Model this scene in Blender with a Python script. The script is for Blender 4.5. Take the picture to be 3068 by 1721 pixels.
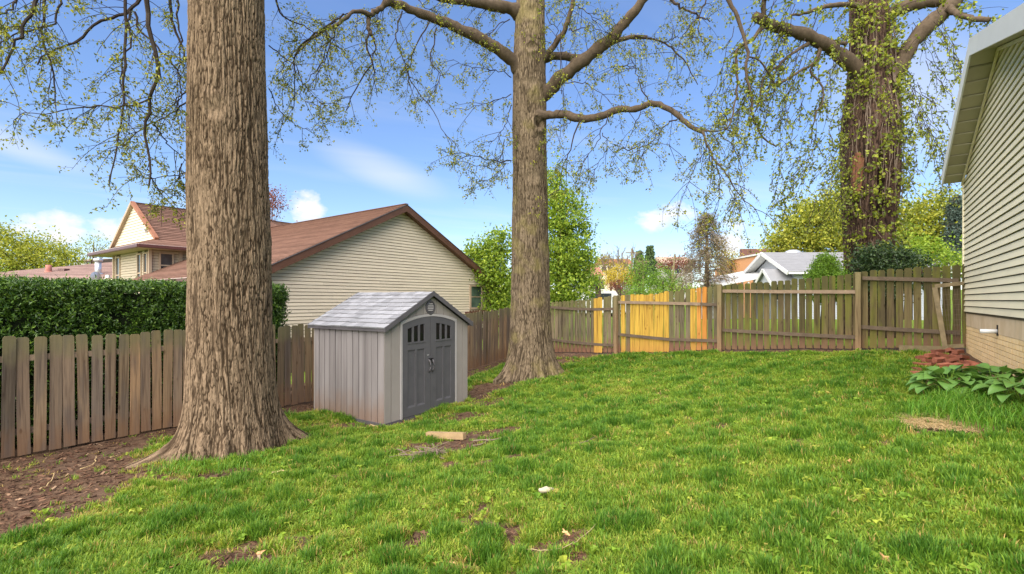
import bpy, math, random
import numpy as np
from mathutils import Vector, Matrix
R = math.radians
random.seed(7)
rng = np.random.default_rng(11)
for o in list(bpy.data.objects): bpy.data.objects.remove(o)
scene = bpy.context.scene
COL = scene.collection

# ------------------------------------------------------------------ camera
CAMZ = 2.28
F = 1450.0            # focal length in photograph pixels (3068 wide)
U0, VH = 1534.0, 900.0
cam = bpy.data.cameras.new('camera')
cam.sensor_width = 36.0
cam.lens = F/3068*36
cam.shift_y = (VH-860.5)/3068
cam.clip_start = 0.05; cam.clip_end = 3000
camo = bpy.data.objects.new('camera', cam); COL.objects.link(camo)
camo.location = (0, 0, CAMZ); camo.rotation_euler = (R(90), 0, 0)
scene.camera = camo
scene.render.resolution_x = 1024; scene.render.resolution_y = 574
scene.render.engine = 'CYCLES'

# ------------------------------------------------------------------ world, sun, exposure
SUN_EL, SUN_AZ = 45.0, 210.0     # azimuth clockwise from +Y (view direction): light from behind, a little left
SKY_STR = 0.10
world = bpy.data.worlds.new('World'); scene.world = world; world.use_nodes = True
wn, wl_ = world.node_tree.nodes, world.node_tree.links
wn.clear()
def wnode(t, **k):
    n = wn.new(t)
    for a, b in k.items(): setattr(n, a, b)
    return n
def wmath(op, a, b=None, c=None, clamp=False):
    n = wnode('ShaderNodeMath', operation=op); n.use_clamp = clamp
    for i, v in enumerate((a, b, c)):
        if v is None: continue
        if isinstance(v, (int, float)): n.inputs[i].default_value = v
        else: wl_.new(v, n.inputs[i])
    return n.outputs[0]
sky = wnode('ShaderNodeTexSky', sky_type='NISHITA')
sky.sun_disc = False
sky.sun_elevation = R(SUN_EL); sky.sun_rotation = R(SUN_AZ)
sky.altitude = 100; sky.air_density = 1.0; sky.dust_density = 0.0; sky.ozone_density = 5.0
tc = wnode('ShaderNodeTexCoord')
sep = wnode('ShaderNodeSeparateXYZ'); wl_.new(tc.outputs['Generated'], sep.inputs[0])
dx, dy, dz = sep.outputs
az = wmath('ARCTAN2', dx, dy)
el = wmath('ARCSINE', dz)
comb = wnode('ShaderNodeCombineXYZ'); wl_.new(az, comb.inputs[0]); wl_.new(wmath('MULTIPLY', el, 1.5), comb.inputs[1])
def wnoise(vec, scale, detail, rough=0.55, dist=0.0):
    n = wnode('ShaderNodeTexNoise'); n.inputs['Scale'].default_value = scale
    n.inputs['Detail'].default_value = detail; n.inputs['Roughness'].default_value = rough
    n.inputs['Distortion'].default_value = dist
    wl_.new(vec, n.inputs['Vector']); return n.outputs[0]
# cumulus puffs all round the horizon (az, el, half width, half height in degrees)
puffs = [(-43.4, 6.2, 2.4, 1.4), (-39.3, 6.5, 2.1, 1.2), (-23.2, 9.9, 2.0, 1.9), (17.6, 9.2, 3.6, 1.7),
         (24.5, 6.8, 2.2, 2.2), (-60, 8, 6, 3), (-85, 9, 5, 3), (-112, 7, 6, 3), (-140, 9, 6, 4), (-168, 8, 6, 3), (160, 9, 5, 3),
         (132, 7, 6, 3), (104, 9, 6, 3.5), (80, 8, 5, 3), (58, 9, 5, 3), (66, 22, 7, 4)]
acc = None
for (a0, e0, wa, we) in puffs:
    ta = wmath('MULTIPLY', wmath('SUBTRACT', az, R(a0)), 1/R(wa))
    te = wmath('MULTIPLY', wmath('SUBTRACT', el, R(e0)), 1/R(we))
    r2 = wmath('ADD', wmath('MULTIPLY', ta, ta), wmath('MULTIPLY', te, te))
    g = wmath('SUBTRACT', 1.0, r2)
    acc = g if acc is None else wmath('MAXIMUM', acc, g)
acc = wmath('MAXIMUM', acc, -1.2)
nz = wnoise(comb.outputs[0], 17, 6, 0.6, 0.2)
cum = wmath('ADD', wmath('MULTIPLY', acc, 0.55), wmath('MULTIPLY', wmath('SUBTRACT', nz, 0.5), 2.4))
cum = wmath('MULTIPLY', cum, 1.9, clamp=True)
# thin high cirrus, streaked
h = wmath('DIVIDE', 1.0, wmath('MAXIMUM', dz, 0.06))
c2 = wnode('ShaderNodeCombineXYZ')
px_ = wmath('MULTIPLY', dx, h); py_ = wmath('MULTIPLY', dy, h)
wl_.new(wmath('ADD', wmath('MULTIPLY', px_, 0.30), wmath('MULTIPLY', py_, 0.12)), c2.inputs[0])
wl_.new(wmath('ADD', wmath('MULTIPLY', px_, -0.5), wmath('MULTIPLY', py_, 0.9)), c2.inputs[1])
ci = wnoise(c2.outputs[0], 1.1, 5, 0.55, 0.6)
ci = wmath('MULTIPLY', wmath('SUBTRACT', ci, 0.50), 2.6, clamp=True)
ci = wmath('MULTIPLY', ci, 0.30)
veils = [(40, 18, 11, 9), (-15, 14.5, 10, 3.0), (-47, 13, 9, 1.8), (100, 20, 14, 8), (-100, 16, 14, 7), (-150, 20, 14, 8), (150, 18, 14, 8), (0, 60, 40, 10)]
va = None
for (a0, e0, wa, we) in veils:
    ta = wmath('MULTIPLY', wmath('SUBTRACT', az, R(a0)), 1/R(wa))
    te = wmath('MULTIPLY', wmath('ADD', wmath('SUBTRACT', el, R(e0)), wmath('MULTIPLY', wmath('SUBTRACT', az, R(a0)), 0.28)), 1/R(we))
    g = wmath('SUBTRACT', 1.0, wmath('ADD', wmath('MULTIPLY', ta, ta), wmath('MULTIPLY', te, te)))
    va = g if va is None else wmath('MAXIMUM', va, g)
va = wmath('MULTIPLY', wmath('ADD', wmath('MULTIPLY', wmath('MAXIMUM', va, 0.0), 0.5), wmath('MULTIPLY', wmath('SUBTRACT', ci, 0.12), 0.9)), wmath('MAXIMUM', va, 0.0), clamp=True)
cl = wmath('MAXIMUM', wmath('MULTIPLY', cum, 0.95), wmath('MAXIMUM', ci, va))
# clouds stop at the horizon
cl = wmath('MULTIPLY', cl, wmath('MULTIPLY', wmath('ADD', el, 0.0), 20.0, clamp=True))
mix = wnode('ShaderNodeMixRGB'); wl_.new(cl, mix.inputs[0])
hs = wnode('ShaderNodeHueSaturation'); hs.inputs['Saturation'].default_value = 1.16; hs.inputs['Hue'].default_value = 0.511; hs.inputs['Value'].default_value = 1.28
gm = wnode('ShaderNodeGamma'); gm.inputs[1].default_value = 0.78; wl_.new(sky.outputs[0], gm.inputs[0]); wl_.new(gm.outputs[0], hs.inputs['Color'])
wl_.new(hs.outputs[0], mix.inputs[1]); mix.inputs[2].default_value = (4.4, 4.4, 4.5, 1)
bg = wnode('ShaderNodeBackground'); bg.inputs['Strength'].default_value = SKY_STR
wl_.new(mix.outputs[0], bg.inputs['Color'])
wo = wnode('ShaderNodeOutputWorld'); wl_.new(bg.outputs[0], wo.inputs['Surface'])

sun = bpy.data.lights.new('sun', 'SUN'); sun.energy = 5.0; sun.angle = R(98); sun.color = (1.0, 0.92, 0.80)
suno = bpy.data.objects.new('sun', sun); COL.objects.link(suno)
_sd = Vector((math.sin(R(SUN_AZ))*math.cos(R(SUN_EL)), math.cos(R(SUN_AZ))*math.cos(R(SUN_EL)), math.sin(R(SUN_EL))))
suno.rotation_euler = (-_sd).to_track_quat('-Z', 'Y').to_euler()
suno.location = (0, 0, 40)
vs = scene.view_settings
vs.view_transform = 'Standard'; vs.look = 'None'; vs.gamma = 1.0; vs.use_curve_mapping = False
vs.exposure = 1.3

# ------------------------------------------------------------------ helpers
def UV(u, v, d):
    return np.array([(u-U0)/F*d, d, CAMZ+(VH-v)/F*d])
# terrain: thin plate through surveyed spots
_cp = np.array([(-7.3,6.9,0),(-9,4.5,0.02),(-4.4,10.5,0),(-1.4,15.3,.05),(-2.32,8.78,0),(-.98,10.8,.06),(-4.02,10,0),(.34,13.05,.2),
 (.24,17.66,.3),(1.29,16.8,.46),(3.3,15.2,.63),(5.4,13.2,.88),(7.95,11.2,1.13),(9.3,10.3,1.2),(0,0,.5),(-3.9,6.66,.08),(6,6.4,1.05),(4,5,.85),
 (3,9,.6),(-4.6,4.6,.1),(-20,10,0),(-15,30,.1),(0,30,.7),(15,25,1.4),(20,5,1.3),(10,-5,1.1),(0,-8,.7),(-12,-5,.2),(-25,40,.2),(25,40,1.6),(-30,-10,0),(30,-10,1.4)], float)
def _tps(r2): return np.where(r2 > 1e-9, 0.5*r2*np.log(np.maximum(r2, 1e-9)), 0)
_n = len(_cp)
_A = np.zeros((_n+3, _n+3))
_d2 = ((_cp[:, None, :2]-_cp[None, :, :2])**2).sum(-1)
_A[:_n, :_n] = _tps(_d2)+np.eye(_n)*0.05; _A[:_n, _n] = 1; _A[:_n, _n+1:] = _cp[:, :2]; _A[_n:, :_n] = _A[:_n, _n:].T
_w = np.linalg.solve(_A, np.concatenate([_cp[:, 2], np.zeros(3)]))
def sstep(a, b, x):
    t = np.clip((x-a)/(b-a), 0, 1); return t*t*(3-2*t)
def G(x, y):
    x = np.asarray(x, float); y = np.asarray(y, float)
    sh = np.broadcast(x, y).shape
    x = np.broadcast_to(x, sh).ravel(); y = np.broadcast_to(y, sh).ravel()
    cx = np.clip(x, -32, 32); cy = np.clip(y, -14, 42)
    d2 = (cx[:, None]-_cp[:, 0])**2+(cy[:, None]-_cp[:, 1])**2
    g = _tps(d2)@_w[:_n]+_w[_n]+_w[_n+1]*cx+_w[_n+2]*cy
    r = np.hypot(x, y)
    hill = 0.5+np.clip(r-30, 0, 170)*0.03*sstep(-40, 30, y)
    w = sstep(24, 48, r)
    g = g*(1-w)+hill*w
    # gentle lumps of a real lawn
    g = g+0.012*np.sin(x*2.1+y*0.7)*np.sin(y*1.7-x*0.4)+0.008*np.sin(x*5.3+1)*np.sin(y*4.9)
    return g.reshape(sh)
def g1(x, y): return float(G(np.array([x]), np.array([y]))[0])

_pm = np.random.default_rng(5).random(4096)
def _h3(i, j, k): return _pm[(i*73856093 ^ j*19349663 ^ k*83492791) & 4095]
def vnoise(x, y, z=0.0):
    x, y, z = np.broadcast_arrays(np.asarray(x, float), np.asarray(y, float), np.asarray(z, float))
    i, j, k = np.floor(x).astype(np.int64), np.floor(y).astype(np.int64), np.floor(z).astype(np.int64)
    fx, fy, fz = x-i, y-j, z-k
    fx, fy, fz = fx*fx*(3-2*fx), fy*fy*(3-2*fy), fz*fz*(3-2*fz)
    r = 0
    for a in (0, 1):
        for b in (0, 1):
            for c in (0, 1):
                r = r+_h3(i+a, j+b, k+c)*(fx if a else 1-fx)*(fy if b else 1-fy)*(fz if c else 1-fz)
    return r*2-1
def fbm(x, y, z=0.0, o=3):
    s, a, f, t = 0, 1.0, 1.0, 0
    for _ in range(o):
        s = s+a*vnoise(x*f, y*f, np.asarray(z)*f+7.3*_); t += a; a *= 0.5; f *= 2.03
    return s/t

def mesh_np(name, V, Fs, smooth=False):
    V = np.asarray(V, np.float32).reshape(-1, 3)
    if not isinstance(Fs, (list, tuple)): Fs = [Fs]
    Fs = [np.asarray(f, np.int32) for f in Fs if len(f)]
    me = bpy.data.meshes.new(name)
    me.vertices.add(len(V)); me.vertices.foreach_set('co', V.ravel())
    nl = sum(f.size for f in Fs); npoly = sum(len(f) for f in Fs)
    me.loops.add(nl); me.polygons.add(npoly)
    me.loops.foreach_set('vertex_index', np.concatenate([f.ravel() for f in Fs]))
    tot = np.concatenate([np.full(len(f), f.shape[1], np.int32) for f in Fs])
    st = np.concatenate([[0], np.cumsum(tot)[:-1]]).astype(np.int32)
    me.polygons.foreach_set('loop_start', st); me.polygons.foreach_set('loop_total', tot)
    me.update(calc_edges=True)
    me.polygons.foreach_set('use_smooth', np.full(npoly, bool(smooth)))
    return me

class MB:
    """collects shapes into one mesh"""
    def __init__(s): s.v = []; s.q = []; s.t = []; s.n = 0; s.p = []
    def raw(s, V, quads=None, tris=None, polys=None):
        V = np.asarray(V, float).reshape(-1, 3)
        if quads is not None and len(quads): s.q.append(np.asarray(quads, int)+s.n)
        if tris is not None and len(tris): s.t.append(np.asarray(tris, int)+s.n)
        if polys:
            for p in polys: s.p.append(np.asarray(p, int)+s.n)
        s.v.append(V); s.n += len(V); return s
    def hexa(s, P):       # 8 points: bottom ring 0-3, top ring 4-7
        return s.raw(P, [[3, 2, 1, 0], [4, 5, 6, 7], [0, 1, 5, 4], [1, 2, 6, 5], [2, 3, 7, 6], [3, 0, 4, 7]])
    def box(s, lo, hi):
        (a, b, c), (d, e, f) = lo, hi
        return s.hexa([(a, b, c), (d, b, c), (d, e, c), (a, e, c), (a, b, f), (d, b, f), (d, e, f), (a, e, f)])
    def beam(s, p, q, w, h, up=(0, 0, 1)):   # box from p to q; w sideways, h along up
        p, q, up = np.array(p, float), np.array(q, float), np.array(up, float)
        t = q-p; t /= np.linalg.norm(t); sd = np.cross(t, up); sd /= np.linalg.norm(sd); u = np.cross(sd, t)
        a, b = sd*w/2, u*h/2
        return s.hexa([p-a-b, p+a-b, q+a-b, q-a-b, p-a+b, p+a+b, q+a+b, q-a+b])
    def prism(s, poly, ext):                  # polygon (3d, planar) extruded by vector
        P = np.array(poly, float); n = len(P); E = np.array(ext, float)
        V = np.concatenate([P, P+E])
        s.raw(V, [[i, (i+1) % n, n+(i+1) % n, n+i] for i in range(n)], polys=[list(range(n))[::-1], list(range(n, 2*n))])
        return s
    def tube(s, pts, rad, sides=8, cap=True):
        V, Q = tubes_np(np.array([pts], float), np.array([rad], float), sides)
        n0 = len(V)
        s.raw(V, Q, polys=([list(range(sides))[::-1], list(range(n0-sides, n0))] if cap else None)); return s
    def ball(s, c, r, nu=10, nv=7):
        c = np.array(c, float); r = np.array(r if np.ndim(r) else (r, r, r), float)
        V = []
        for i in range(nv+1):
            ph = math.pi*i/nv
            for j in range(nu):
                th = 2*math.pi*j/nu
                V.append(c+r*np.array([math.sin(ph)*math.cos(th), math.sin(ph)*math.sin(th), math.cos(ph)]))
        Q = [[i*nu+j, (i+1)*nu+j, (i+1)*nu+(j+1) % nu, i*nu+(j+1) % nu] for i in range(nv) for j in range(nu)]
        return s.raw(V, Q)
    def mesh(s, name, smooth=False):
        Fs = []
        if s.q: Fs.append(np.concatenate(s.q))
        if s.t: Fs.append(np.concatenate(s.t))
        for p in s.p: Fs.append(p.reshape(1, -1))
        return mesh_np(name, np.concatenate(s.v), Fs, smooth)
    def build(s, name, mat, parent=None, smooth=False, off=None):
        me = s.mesh(name, smooth)
        return link(name, me, mat, parent, off)

def tubes_np(P, Rr, S):
    """P (N,K,3), Rr (N,K) -> verts, quads"""
    N, K, _ = P.shape
    T = np.gradient(P, axis=1); T /= np.linalg.norm(T, axis=2, keepdims=True)+1e-9
    ref = np.where(np.abs(T[:, :1, 2:3]) > 0.9, np.array([[[1., 0, 0]]]), np.array([[[0, 0, 1.]]]))
    ref = np.broadcast_to(ref, T.shape)
    A = np.cross(T, ref); A /= np.linalg.norm(A, axis=2, keepdims=True)+1e-9
    B = np.cross(T, A)
    th = np.arange(S)*2*math.pi/S
    V = P[:, :, None, :]+Rr[:, :, None, None]*(np.cos(th)[None, None, :, None]*A[:, :, None, :]+np.sin(th)[None, None, :, None]*B[:, :, None, :])
    base = (np.arange(N)*K*S)[:, None, None]+(np.arange(K-1)*S)[None, :, None]
    j = np.arange(S)[None, None, :]; j2 = (j+1) % S
    Q = np.stack([base+j, base+j2, base+S+j2, base+S+j], -1).reshape(-1, 4)
    return V.reshape(-1, 3), Q

def link(name, me, mat, parent=None, off=None):
    o = bpy.data.objects.new(name, me); COL.objects.link(o)
    if mat is not None and len(me.materials) == 0: me.materials.append(mat)
    if parent is not None: o.parent = parent
    if off is not None: o.location = off
    return o
def inst(name, me, parent, loc=(0, 0, 0), rot=(0, 0, 0), scale=(1, 1, 1)):
    o = bpy.data.objects.new(name, me); COL.objects.link(o); o.parent = parent
    o.location = loc; o.rotation_euler = rot; o.scale = scale; return o
def thing(name, label, cat, loc=(0, 0, 0), rz=0, group=None):
    o = bpy.data.objects.new(name, None); COL.objects.link(o)
    o.empty_display_size = 0.1
    o.location = loc; o.rotation_euler = (0, 0, rz)
    return tag(o, label, cat, group)
def tag(o, label=None, cat=None, group=None, kind=None):
    if label: o['label'] = label
    if cat: o['category'] = cat
    if group: o['group'] = group
    if kind: o['kind'] = kind
    return o

# ------------------------------------------------------------------ materials
class NT:
    def __init__(s, name, rough=0.7, spec=0.3):
        s.m = bpy.data.materials.new(name); s.m.use_nodes = True
        s.n, s.l = s.m.node_tree.nodes, s.m.node_tree.links
        s.b = s.n['Principled BSDF']; s.out = s.n['Material Output']
        s.b.inputs['Roughness'].default_value = rough
        s.b.inputs['Specular IOR Level'].default_value = spec
    def node(s, t, **k):
        n = s.n.new(t)
        for a, b in k.items(): setattr(n, a, b)
        return n
    def set(s, inp, v):
        if isinstance(v, (int, float)): inp.default_value = v
        elif isinstance(v, (tuple, list)): inp.default_value = tuple(v)+((1,) if len(v) == 3 and inp.type == 'RGBA' else ())
        else: s.l.new(v, inp)
    def math(s, op, a, b=0.0, clamp=False):
        n = s.node('ShaderNodeMath', operation=op); n.use_clamp = clamp; s.set(n.inputs[0], a); s.set(n.inputs[1], b); return n.outputs[0]
    def coord(s, which='Object', scale=(1, 1, 1), loc=(0, 0, 0)):
        t = s.node('ShaderNodeTexCoord'); mp = s.node('ShaderNodeMapping')
        mp.inputs['Scale'].default_value = scale; mp.inputs['Location'].default_value = loc
        s.l.new(t.outputs[which], mp.inputs[0]); return mp.outputs[0]
    def addvec(s, vec, val):      # shift vector by a scalar (per-object random)
        n = s.node('ShaderNodeVectorMath', operation='ADD'); s.l.new(vec, n.inputs[0])
        c = s.node('ShaderNodeCombineXYZ')
        for i in range(3): s.set(c.inputs[i], val)
        s.l.new(c.outputs[0], n.inputs[1]); return n.outputs[0]
    def noise(s, vec, scale=5, detail=4, rough=0.55, dist=0.0):
        n = s.node('ShaderNodeTexNoise'); n.inputs['Scale'].default_value = scale; n.inputs['Detail'].default_value = detail
        n.inputs['Roughness'].default_value = rough; n.inputs['Distortion'].default_value = dist
        if vec is not None: s.l.new(vec, n.inputs['Vector'])
        return n.outputs[0]
    def voro(s, vec, scale, feature='F1', out='Distance'):
        n = s.node('ShaderNodeTexVoronoi', feature=feature); n.inputs['Scale'].default_value = scale
        s.l.new(vec, n.inputs['Vector']); return n.outputs[out]
    def rnd(s): return s.node('ShaderNodeObjectInfo').outputs['Random']
    def island(s): return s.node('ShaderNodeNewGeometry').outputs['Random Per Island']
    def ramp(s, fac, stops, interp='LINEAR'):
        n = s.node('ShaderNodeValToRGB'); n.color_ramp.interpolation = interp
        e = n.color_ramp.elements
        while len(e) < len(stops): e.new(0.5)
        for i, (p, c) in enumerate(stops):
            e[i].position = p; e[i].color = tuple(c)+(1,) if len(c) == 3 else tuple(c)
        s.set(n.inputs[0], fac); return n.outputs[0]
    def mix(s, f, a, b, mode='MIX'):
        n = s.node('ShaderNodeMixRGB', blend_type=mode); s.set(n.inputs[0], f); s.set(n.inputs[1], a); s.set(n.inputs[2], b); return n.outputs[0]
    def step(s, v, a, b):
        n = s.node('ShaderNodeMapRange', interpolation_type='SMOOTHSTEP'); s.set(n.inputs[0], v)
        n.inputs[1].default_value = a; n.inputs[2].default_value = b; return n.outputs[0]
    def color(s, c): s.set(s.b.inputs['Base Color'], c)
    def bump(s, hgt, strength=0.4, dist=0.02):
        n = s.node('ShaderNodeBump'); n.inputs['Strength'].default_value = strength; n.inputs['Distance'].default_value = dist
        s.l.new(hgt, n.inputs['Height']); s.l.new(n.outputs[0], s.b.inputs['Normal'])
    def sepz(s, which='Object'):
        t = s.node('ShaderNodeTexCoord'); x = s.node('ShaderNodeSeparateXYZ'); s.l.new(t.outputs[which], x.inputs[0]); return x.outputs

def plain(name, col, rough=0.6, var=0.15, scale=6, bump=0.15, spec=0.3, metallic=0.0, objvar=0.0):
    m = NT(name, rough, spec)
    v = m.addvec(m.coord('Object'), m.math('MULTIPLY', m.rnd(), 37.0))
    n = m.noise(v, scale, 5, 0.6)
    c = np.array(col)
    k = m.ramp(n, [(0.25, c*(1-var)), (0.75, np.minimum(c*(1+var), 1))])
    if objvar:
        hv = m.node('ShaderNodeHueSaturation'); m.set(hv.inputs['Value'], m.math('ADD', m.math('MULTIPLY', m.rnd(), 2*objvar), 1-objvar))
        m.l.new(k, hv.inputs['Color']); k = hv.outputs[0]
    m.color(k); m.b.inputs['Metallic'].default_value = metallic
    if bump: m.bump(m.noise(v, scale*6, 4), bump, 0.01)
    return m.m

def wood(name, stops, top=None, bottom=None, zr=(0.0, 1.7), rough=0.85, grain=1.0, blotch=None):
    """upright boards: local Z runs along the grain, origin at the foot; stops pick the board's own tone"""
    m = NT(name, rough, 0.15)
    rn = m.rnd()
    off = m.math('MULTIPLY', rn, 53.0)
    v = m.addvec(m.coord('Object', (1, 1, 1)), off)
    vs_ = m.addvec(m.coord('Object', (26, 26, 0.9)), off)
    vf = m.addvec(m.coord('Object', (90, 90, 2.2)), off)
    base = m.ramp(rn, stops)
    st = m.noise(vs_, 1.0, 3, 0.55, 0.8)
    fi = m.noise(vf, 1.0, 3, 0.6, 0.4)
    c = m.mix(m.step(st, 0.42, 0.72), base, m.mix(1.0, base, (0.50, 0.47, 0.48), 'MULTIPLY'))
    c = m.mix(m.math('MULTIPLY', m.step(fi, 0.45, 0.7), 0.45*grain), c, m.mix(1.0, base, (0.42, 0.36, 0.33), 'MULTIPLY'))
    c = m.mix(m.math('MULTIPLY', m.step(st, 0.50, 0.30), 0.35), c, m.mix(1.0, base, (1.35, 1.28, 1.2), 'MULTIPLY'))
    # knots
    kn = m.voro(m.addvec(m.coord('Object', (7, 7, 2.6)), off), 1.0)
    c = m.mix(m.math('MULTIPLY', m.step(kn, 0.16, 0.05), 0.75), c, m.mix(1.0, base, (0.32, 0.24, 0.2), 'MULTIPLY'))
    z = m.sepz()[2]
    wob = m.math('ADD', z, m.math('MULTIPLY', m.math('SUBTRACT', m.noise(v, 5.0, 3), 0.5), 0.5))
    if bottom: c = m.mix(m.math('MULTIPLY', m.step(wob, zr[0]+0.62, zr[0]+0.02), bottom[1]), c, bottom[0])
    if top: c = m.mix(m.math('MULTIPLY', m.step(wob, zr[1]-top[2], zr[1]-0.02), top[1]), c, top[0])
    if blotch: c = m.mix(m.math('MULTIPLY', m.step(m.noise(m.addvec(m.coord('Object', (6, 6, 1.3)), off), 1.0, 4), 0.45, 0.68), blotch[1]), c, blotch[0])
    m.color(c)
    m.bump(m.math('ADD', m.math('MULTIPLY', st, 0.6), m.math('MULTIPLY', fi, 0.5)), 0.5, 0.006)
    return m.m

def leafmat(name, stops, rough=0.5, trans=0.35, spec=0.3, patch=None):
    m = NT(name, rough, spec)
    c = m.ramp(m.island(), stops)
    if patch:
        n = m.noise(m.coord('Object'), patch[0], 3)
        c = m.mix(m.step(n, 0.42, 0.62), c, patch[1])
    m.color(c)
    tr = m.node('ShaderNodeBsdfTranslucent')
    br = m.mix(1.0, c, (1.25, 1.25, 0.7), 'MULTIPLY'); m.l.new(br, tr.inputs['Color'])
    mx = m.node('ShaderNodeMixShader'); mx.inputs[0].default_value = trans
    m.l.new(m.b.outputs[0], mx.inputs[1]); m.l.new(tr.outputs[0], mx.inputs[2]); m.l.new(mx.outputs[0], m.out.inputs['Surface'])
    return m.m

def barkmat(name, c_hi, c_lo, moss=None, base_z=None):
    m = NT(name, 0.95, 0.1)
    a = m.node('ShaderNodeAttribute'); a.attribute_name = 'furrow'
    fur = a.outputs['Fac']
    v = m.coord('Object', (1, 1, 1))
    n = m.noise(v, 3.0, 5, 0.6); nf = m.noise(m.coord('Object', (34, 34, 9)), 1.0, 4, 0.6)
    c = m.mix(m.step(n, 0.35, 0.7), c_hi, tuple(np.array(c_hi)*np.array([0.72, 0.70, 0.68])))
    c = m.mix(m.math('MULTIPLY', m.step(nf, 0.4, 0.7), 0.6), c, tuple(np.array(c_hi)*1.45))
    c = m.mix(m.step(fur, 0.12, 0.85), c, c_lo)
    if moss:
        c = m.mix(m.math('MULTIPLY', m.step(m.noise(v, 1.6, 3), 0.5, 0.68), 0.5), c, moss)
    n4 = m.noise(m.coord('Object', (60, 60, 14)), 1.0, 3, 0.6)
    c = m.mix(m.math('MULTIPLY', m.step(n4, 0.50, 0.66), 0.55), c, tuple(np.array(c_lo)*1.6))
    m.color(c); m.bump(m.math('ADD', nf, n4), 1.0, 0.016)
    return m.m

M = {}
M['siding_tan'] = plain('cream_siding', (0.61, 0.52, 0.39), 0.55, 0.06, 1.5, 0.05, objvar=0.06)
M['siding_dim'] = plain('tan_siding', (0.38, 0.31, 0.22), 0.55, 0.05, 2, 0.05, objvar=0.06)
M['siding_green'] = plain('pale_olive_siding', (0.70, 0.63, 0.45), 0.5, 0.06, 1.2, 0.05, objvar=0.05)
M['siding_gap'] = plain('shadowed_siding_lap', (0.10, 0.075, 0.045), 0.8, 0.1, 3, 0.0)
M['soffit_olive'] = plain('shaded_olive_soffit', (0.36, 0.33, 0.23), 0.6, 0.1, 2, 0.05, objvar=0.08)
M['brown_trim'] = plain('brown_trim_paint', (0.105, 0.048, 0.030), 0.5, 0.2, 3, 0.1)
M['orange_trim'] = plain('faded_orange_trim', (0.25, 0.105, 0.055), 0.55, 0.2, 3, 0.1)
M['gutter'] = plain('dark_brown_gutter', (0.085, 0.03, 0.025), 0.35, 0.15, 3, 0.0, 0.5)
M['gutter_lip'] = plain('pale_drip_edge', (0.62, 0.50, 0.46), 0.4, 0.1, 3, 0.0, 0.5)
M['tan_trim'] = plain('tan_trim', (0.36, 0.27, 0.19), 0.6, 0.1, 3)
M['soffit_tan'] = plain('tan_soffit', (0.40, 0.31, 0.22), 0.7, 0.08, 3)
M['white'] = plain('white_paint', (0.60, 0.60, 0.58), 0.45, 0.06, 2, 0.05)
M['white_roof'] = plain('pale_grey_roof', (0.20, 0.20, 0.208), 0.8, 0.10, 3, 0.3)
M['grey_siding'] = plain('grey_siding', (0.40, 0.42, 0.46), 0.6, 0.06, 3, 0.05, objvar=0.03)
M['orange_brick'] = plain('orange_brick', (0.55, 0.27, 0.13), 0.8, 0.15, 14, 0.2)
M['red'] = plain('red_awning', (0.62, 0.035, 0.04), 0.5, 0.1, 3, 0.1)
M['soil_red'] = plain('red_roof', (0.33, 0.13, 0.10), 0.8, 0.2, 5)
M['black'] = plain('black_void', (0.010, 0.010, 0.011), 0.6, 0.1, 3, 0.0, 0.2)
M['metal'] = plain('galvanised_metal', (0.55, 0.56, 0.58), 0.35, 0.1, 5, 0.05, 0.5, 0.6)
M['concrete'] = plain('concrete', (0.38, 0.36, 0.33), 0.9, 0.2, 6, 0.4)
M['twig'] = plain('dark_twig_bark', (0.040, 0.030, 0.024), 0.9, 0.3, 8, 0.0, 0.1)
M['dark_twig'] = plain('dead_twig', (0.16, 0.12, 0.09), 0.9, 0.4, 12, 0.0, 0.1)
def glass(name, col=(0.03, 0.035, 0.04)):
    m = NT(name, 0.06, 0.6); n = m.noise(m.coord('Object'), 1.5, 2)
    m.color(m.ramp(n, [(0.3, np.array(col)*0.6), (0.7, np.array(col)*1.6)])); return m.m
M['glass'] = glass('dark_window_glass'); M['shed_glass'] = glass('black_window_glass', (0.008, 0.008, 0.008)); M['shed_glass'].node_tree.nodes['Principled BSDF'].inputs['Specular IOR Level'].default_value = .25; M['glass_green'] = glass('green_window_glass', (0.06, 0.09, 0.07))  # shed panes: near-black glass with weak reflection
def shingle(name, col, tabw=(3.4, 3.4, 3.4), var=0.22):
    m = NT(name, 0.92, 0.12)
    v = m.addvec(m.coord('Object'), m.math('MULTIPLY', m.rnd(), 31.0))
    ce = m.voro(m.addvec(m.coord('Object', tabw), m.math('MULTIPLY', m.rnd(), 31.0)), 1.0, 'F1', 'Color')
    n = m.noise(v, 1.2, 4); gr = m.noise(v, 90, 2)
    c = np.array(col)
    k = m.ramp(n, [(0.3, c*(1-var)), (0.7, c*(1+var))])
    sx = m.node('ShaderNodeSeparateColor'); m.l.new(ce, sx.inputs[0])
    k = m.mix(m.math('MULTIPLY', sx.outputs[0], 0.45), k, tuple(c*np.array([0.72, 0.70, 0.70])))
    hv = m.node('ShaderNodeHueSaturation'); m.set(hv.inputs['Value'], m.math('ADD', m.math('MULTIPLY', m.rnd(), 0.44), 0.76)); m.l.new(k, hv.inputs['Color'])
    k = m.mix(m.math('MULTIPLY', m.step(gr, 0.4, 0.7), 0.25), hv.outputs[0], tuple(c*1.5))
    m.color(k); m.bump(gr, 0.4, 0.004)
    return m.m
M['roof_brown'] = shingle('brown_roof_shingle', (0.17, 0.096, 0.070))
M['roof_pink'] = shingle('pinkish_roof_shingle', (0.22, 0.145, 0.122))
M['shed_roof'] = shingle('moulded_grey_shingle', (0.255, 0.255, 0.268), (5, 5, 5), 0.10)
M['shed_roof_hi'] = M['shed_roof']

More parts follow.
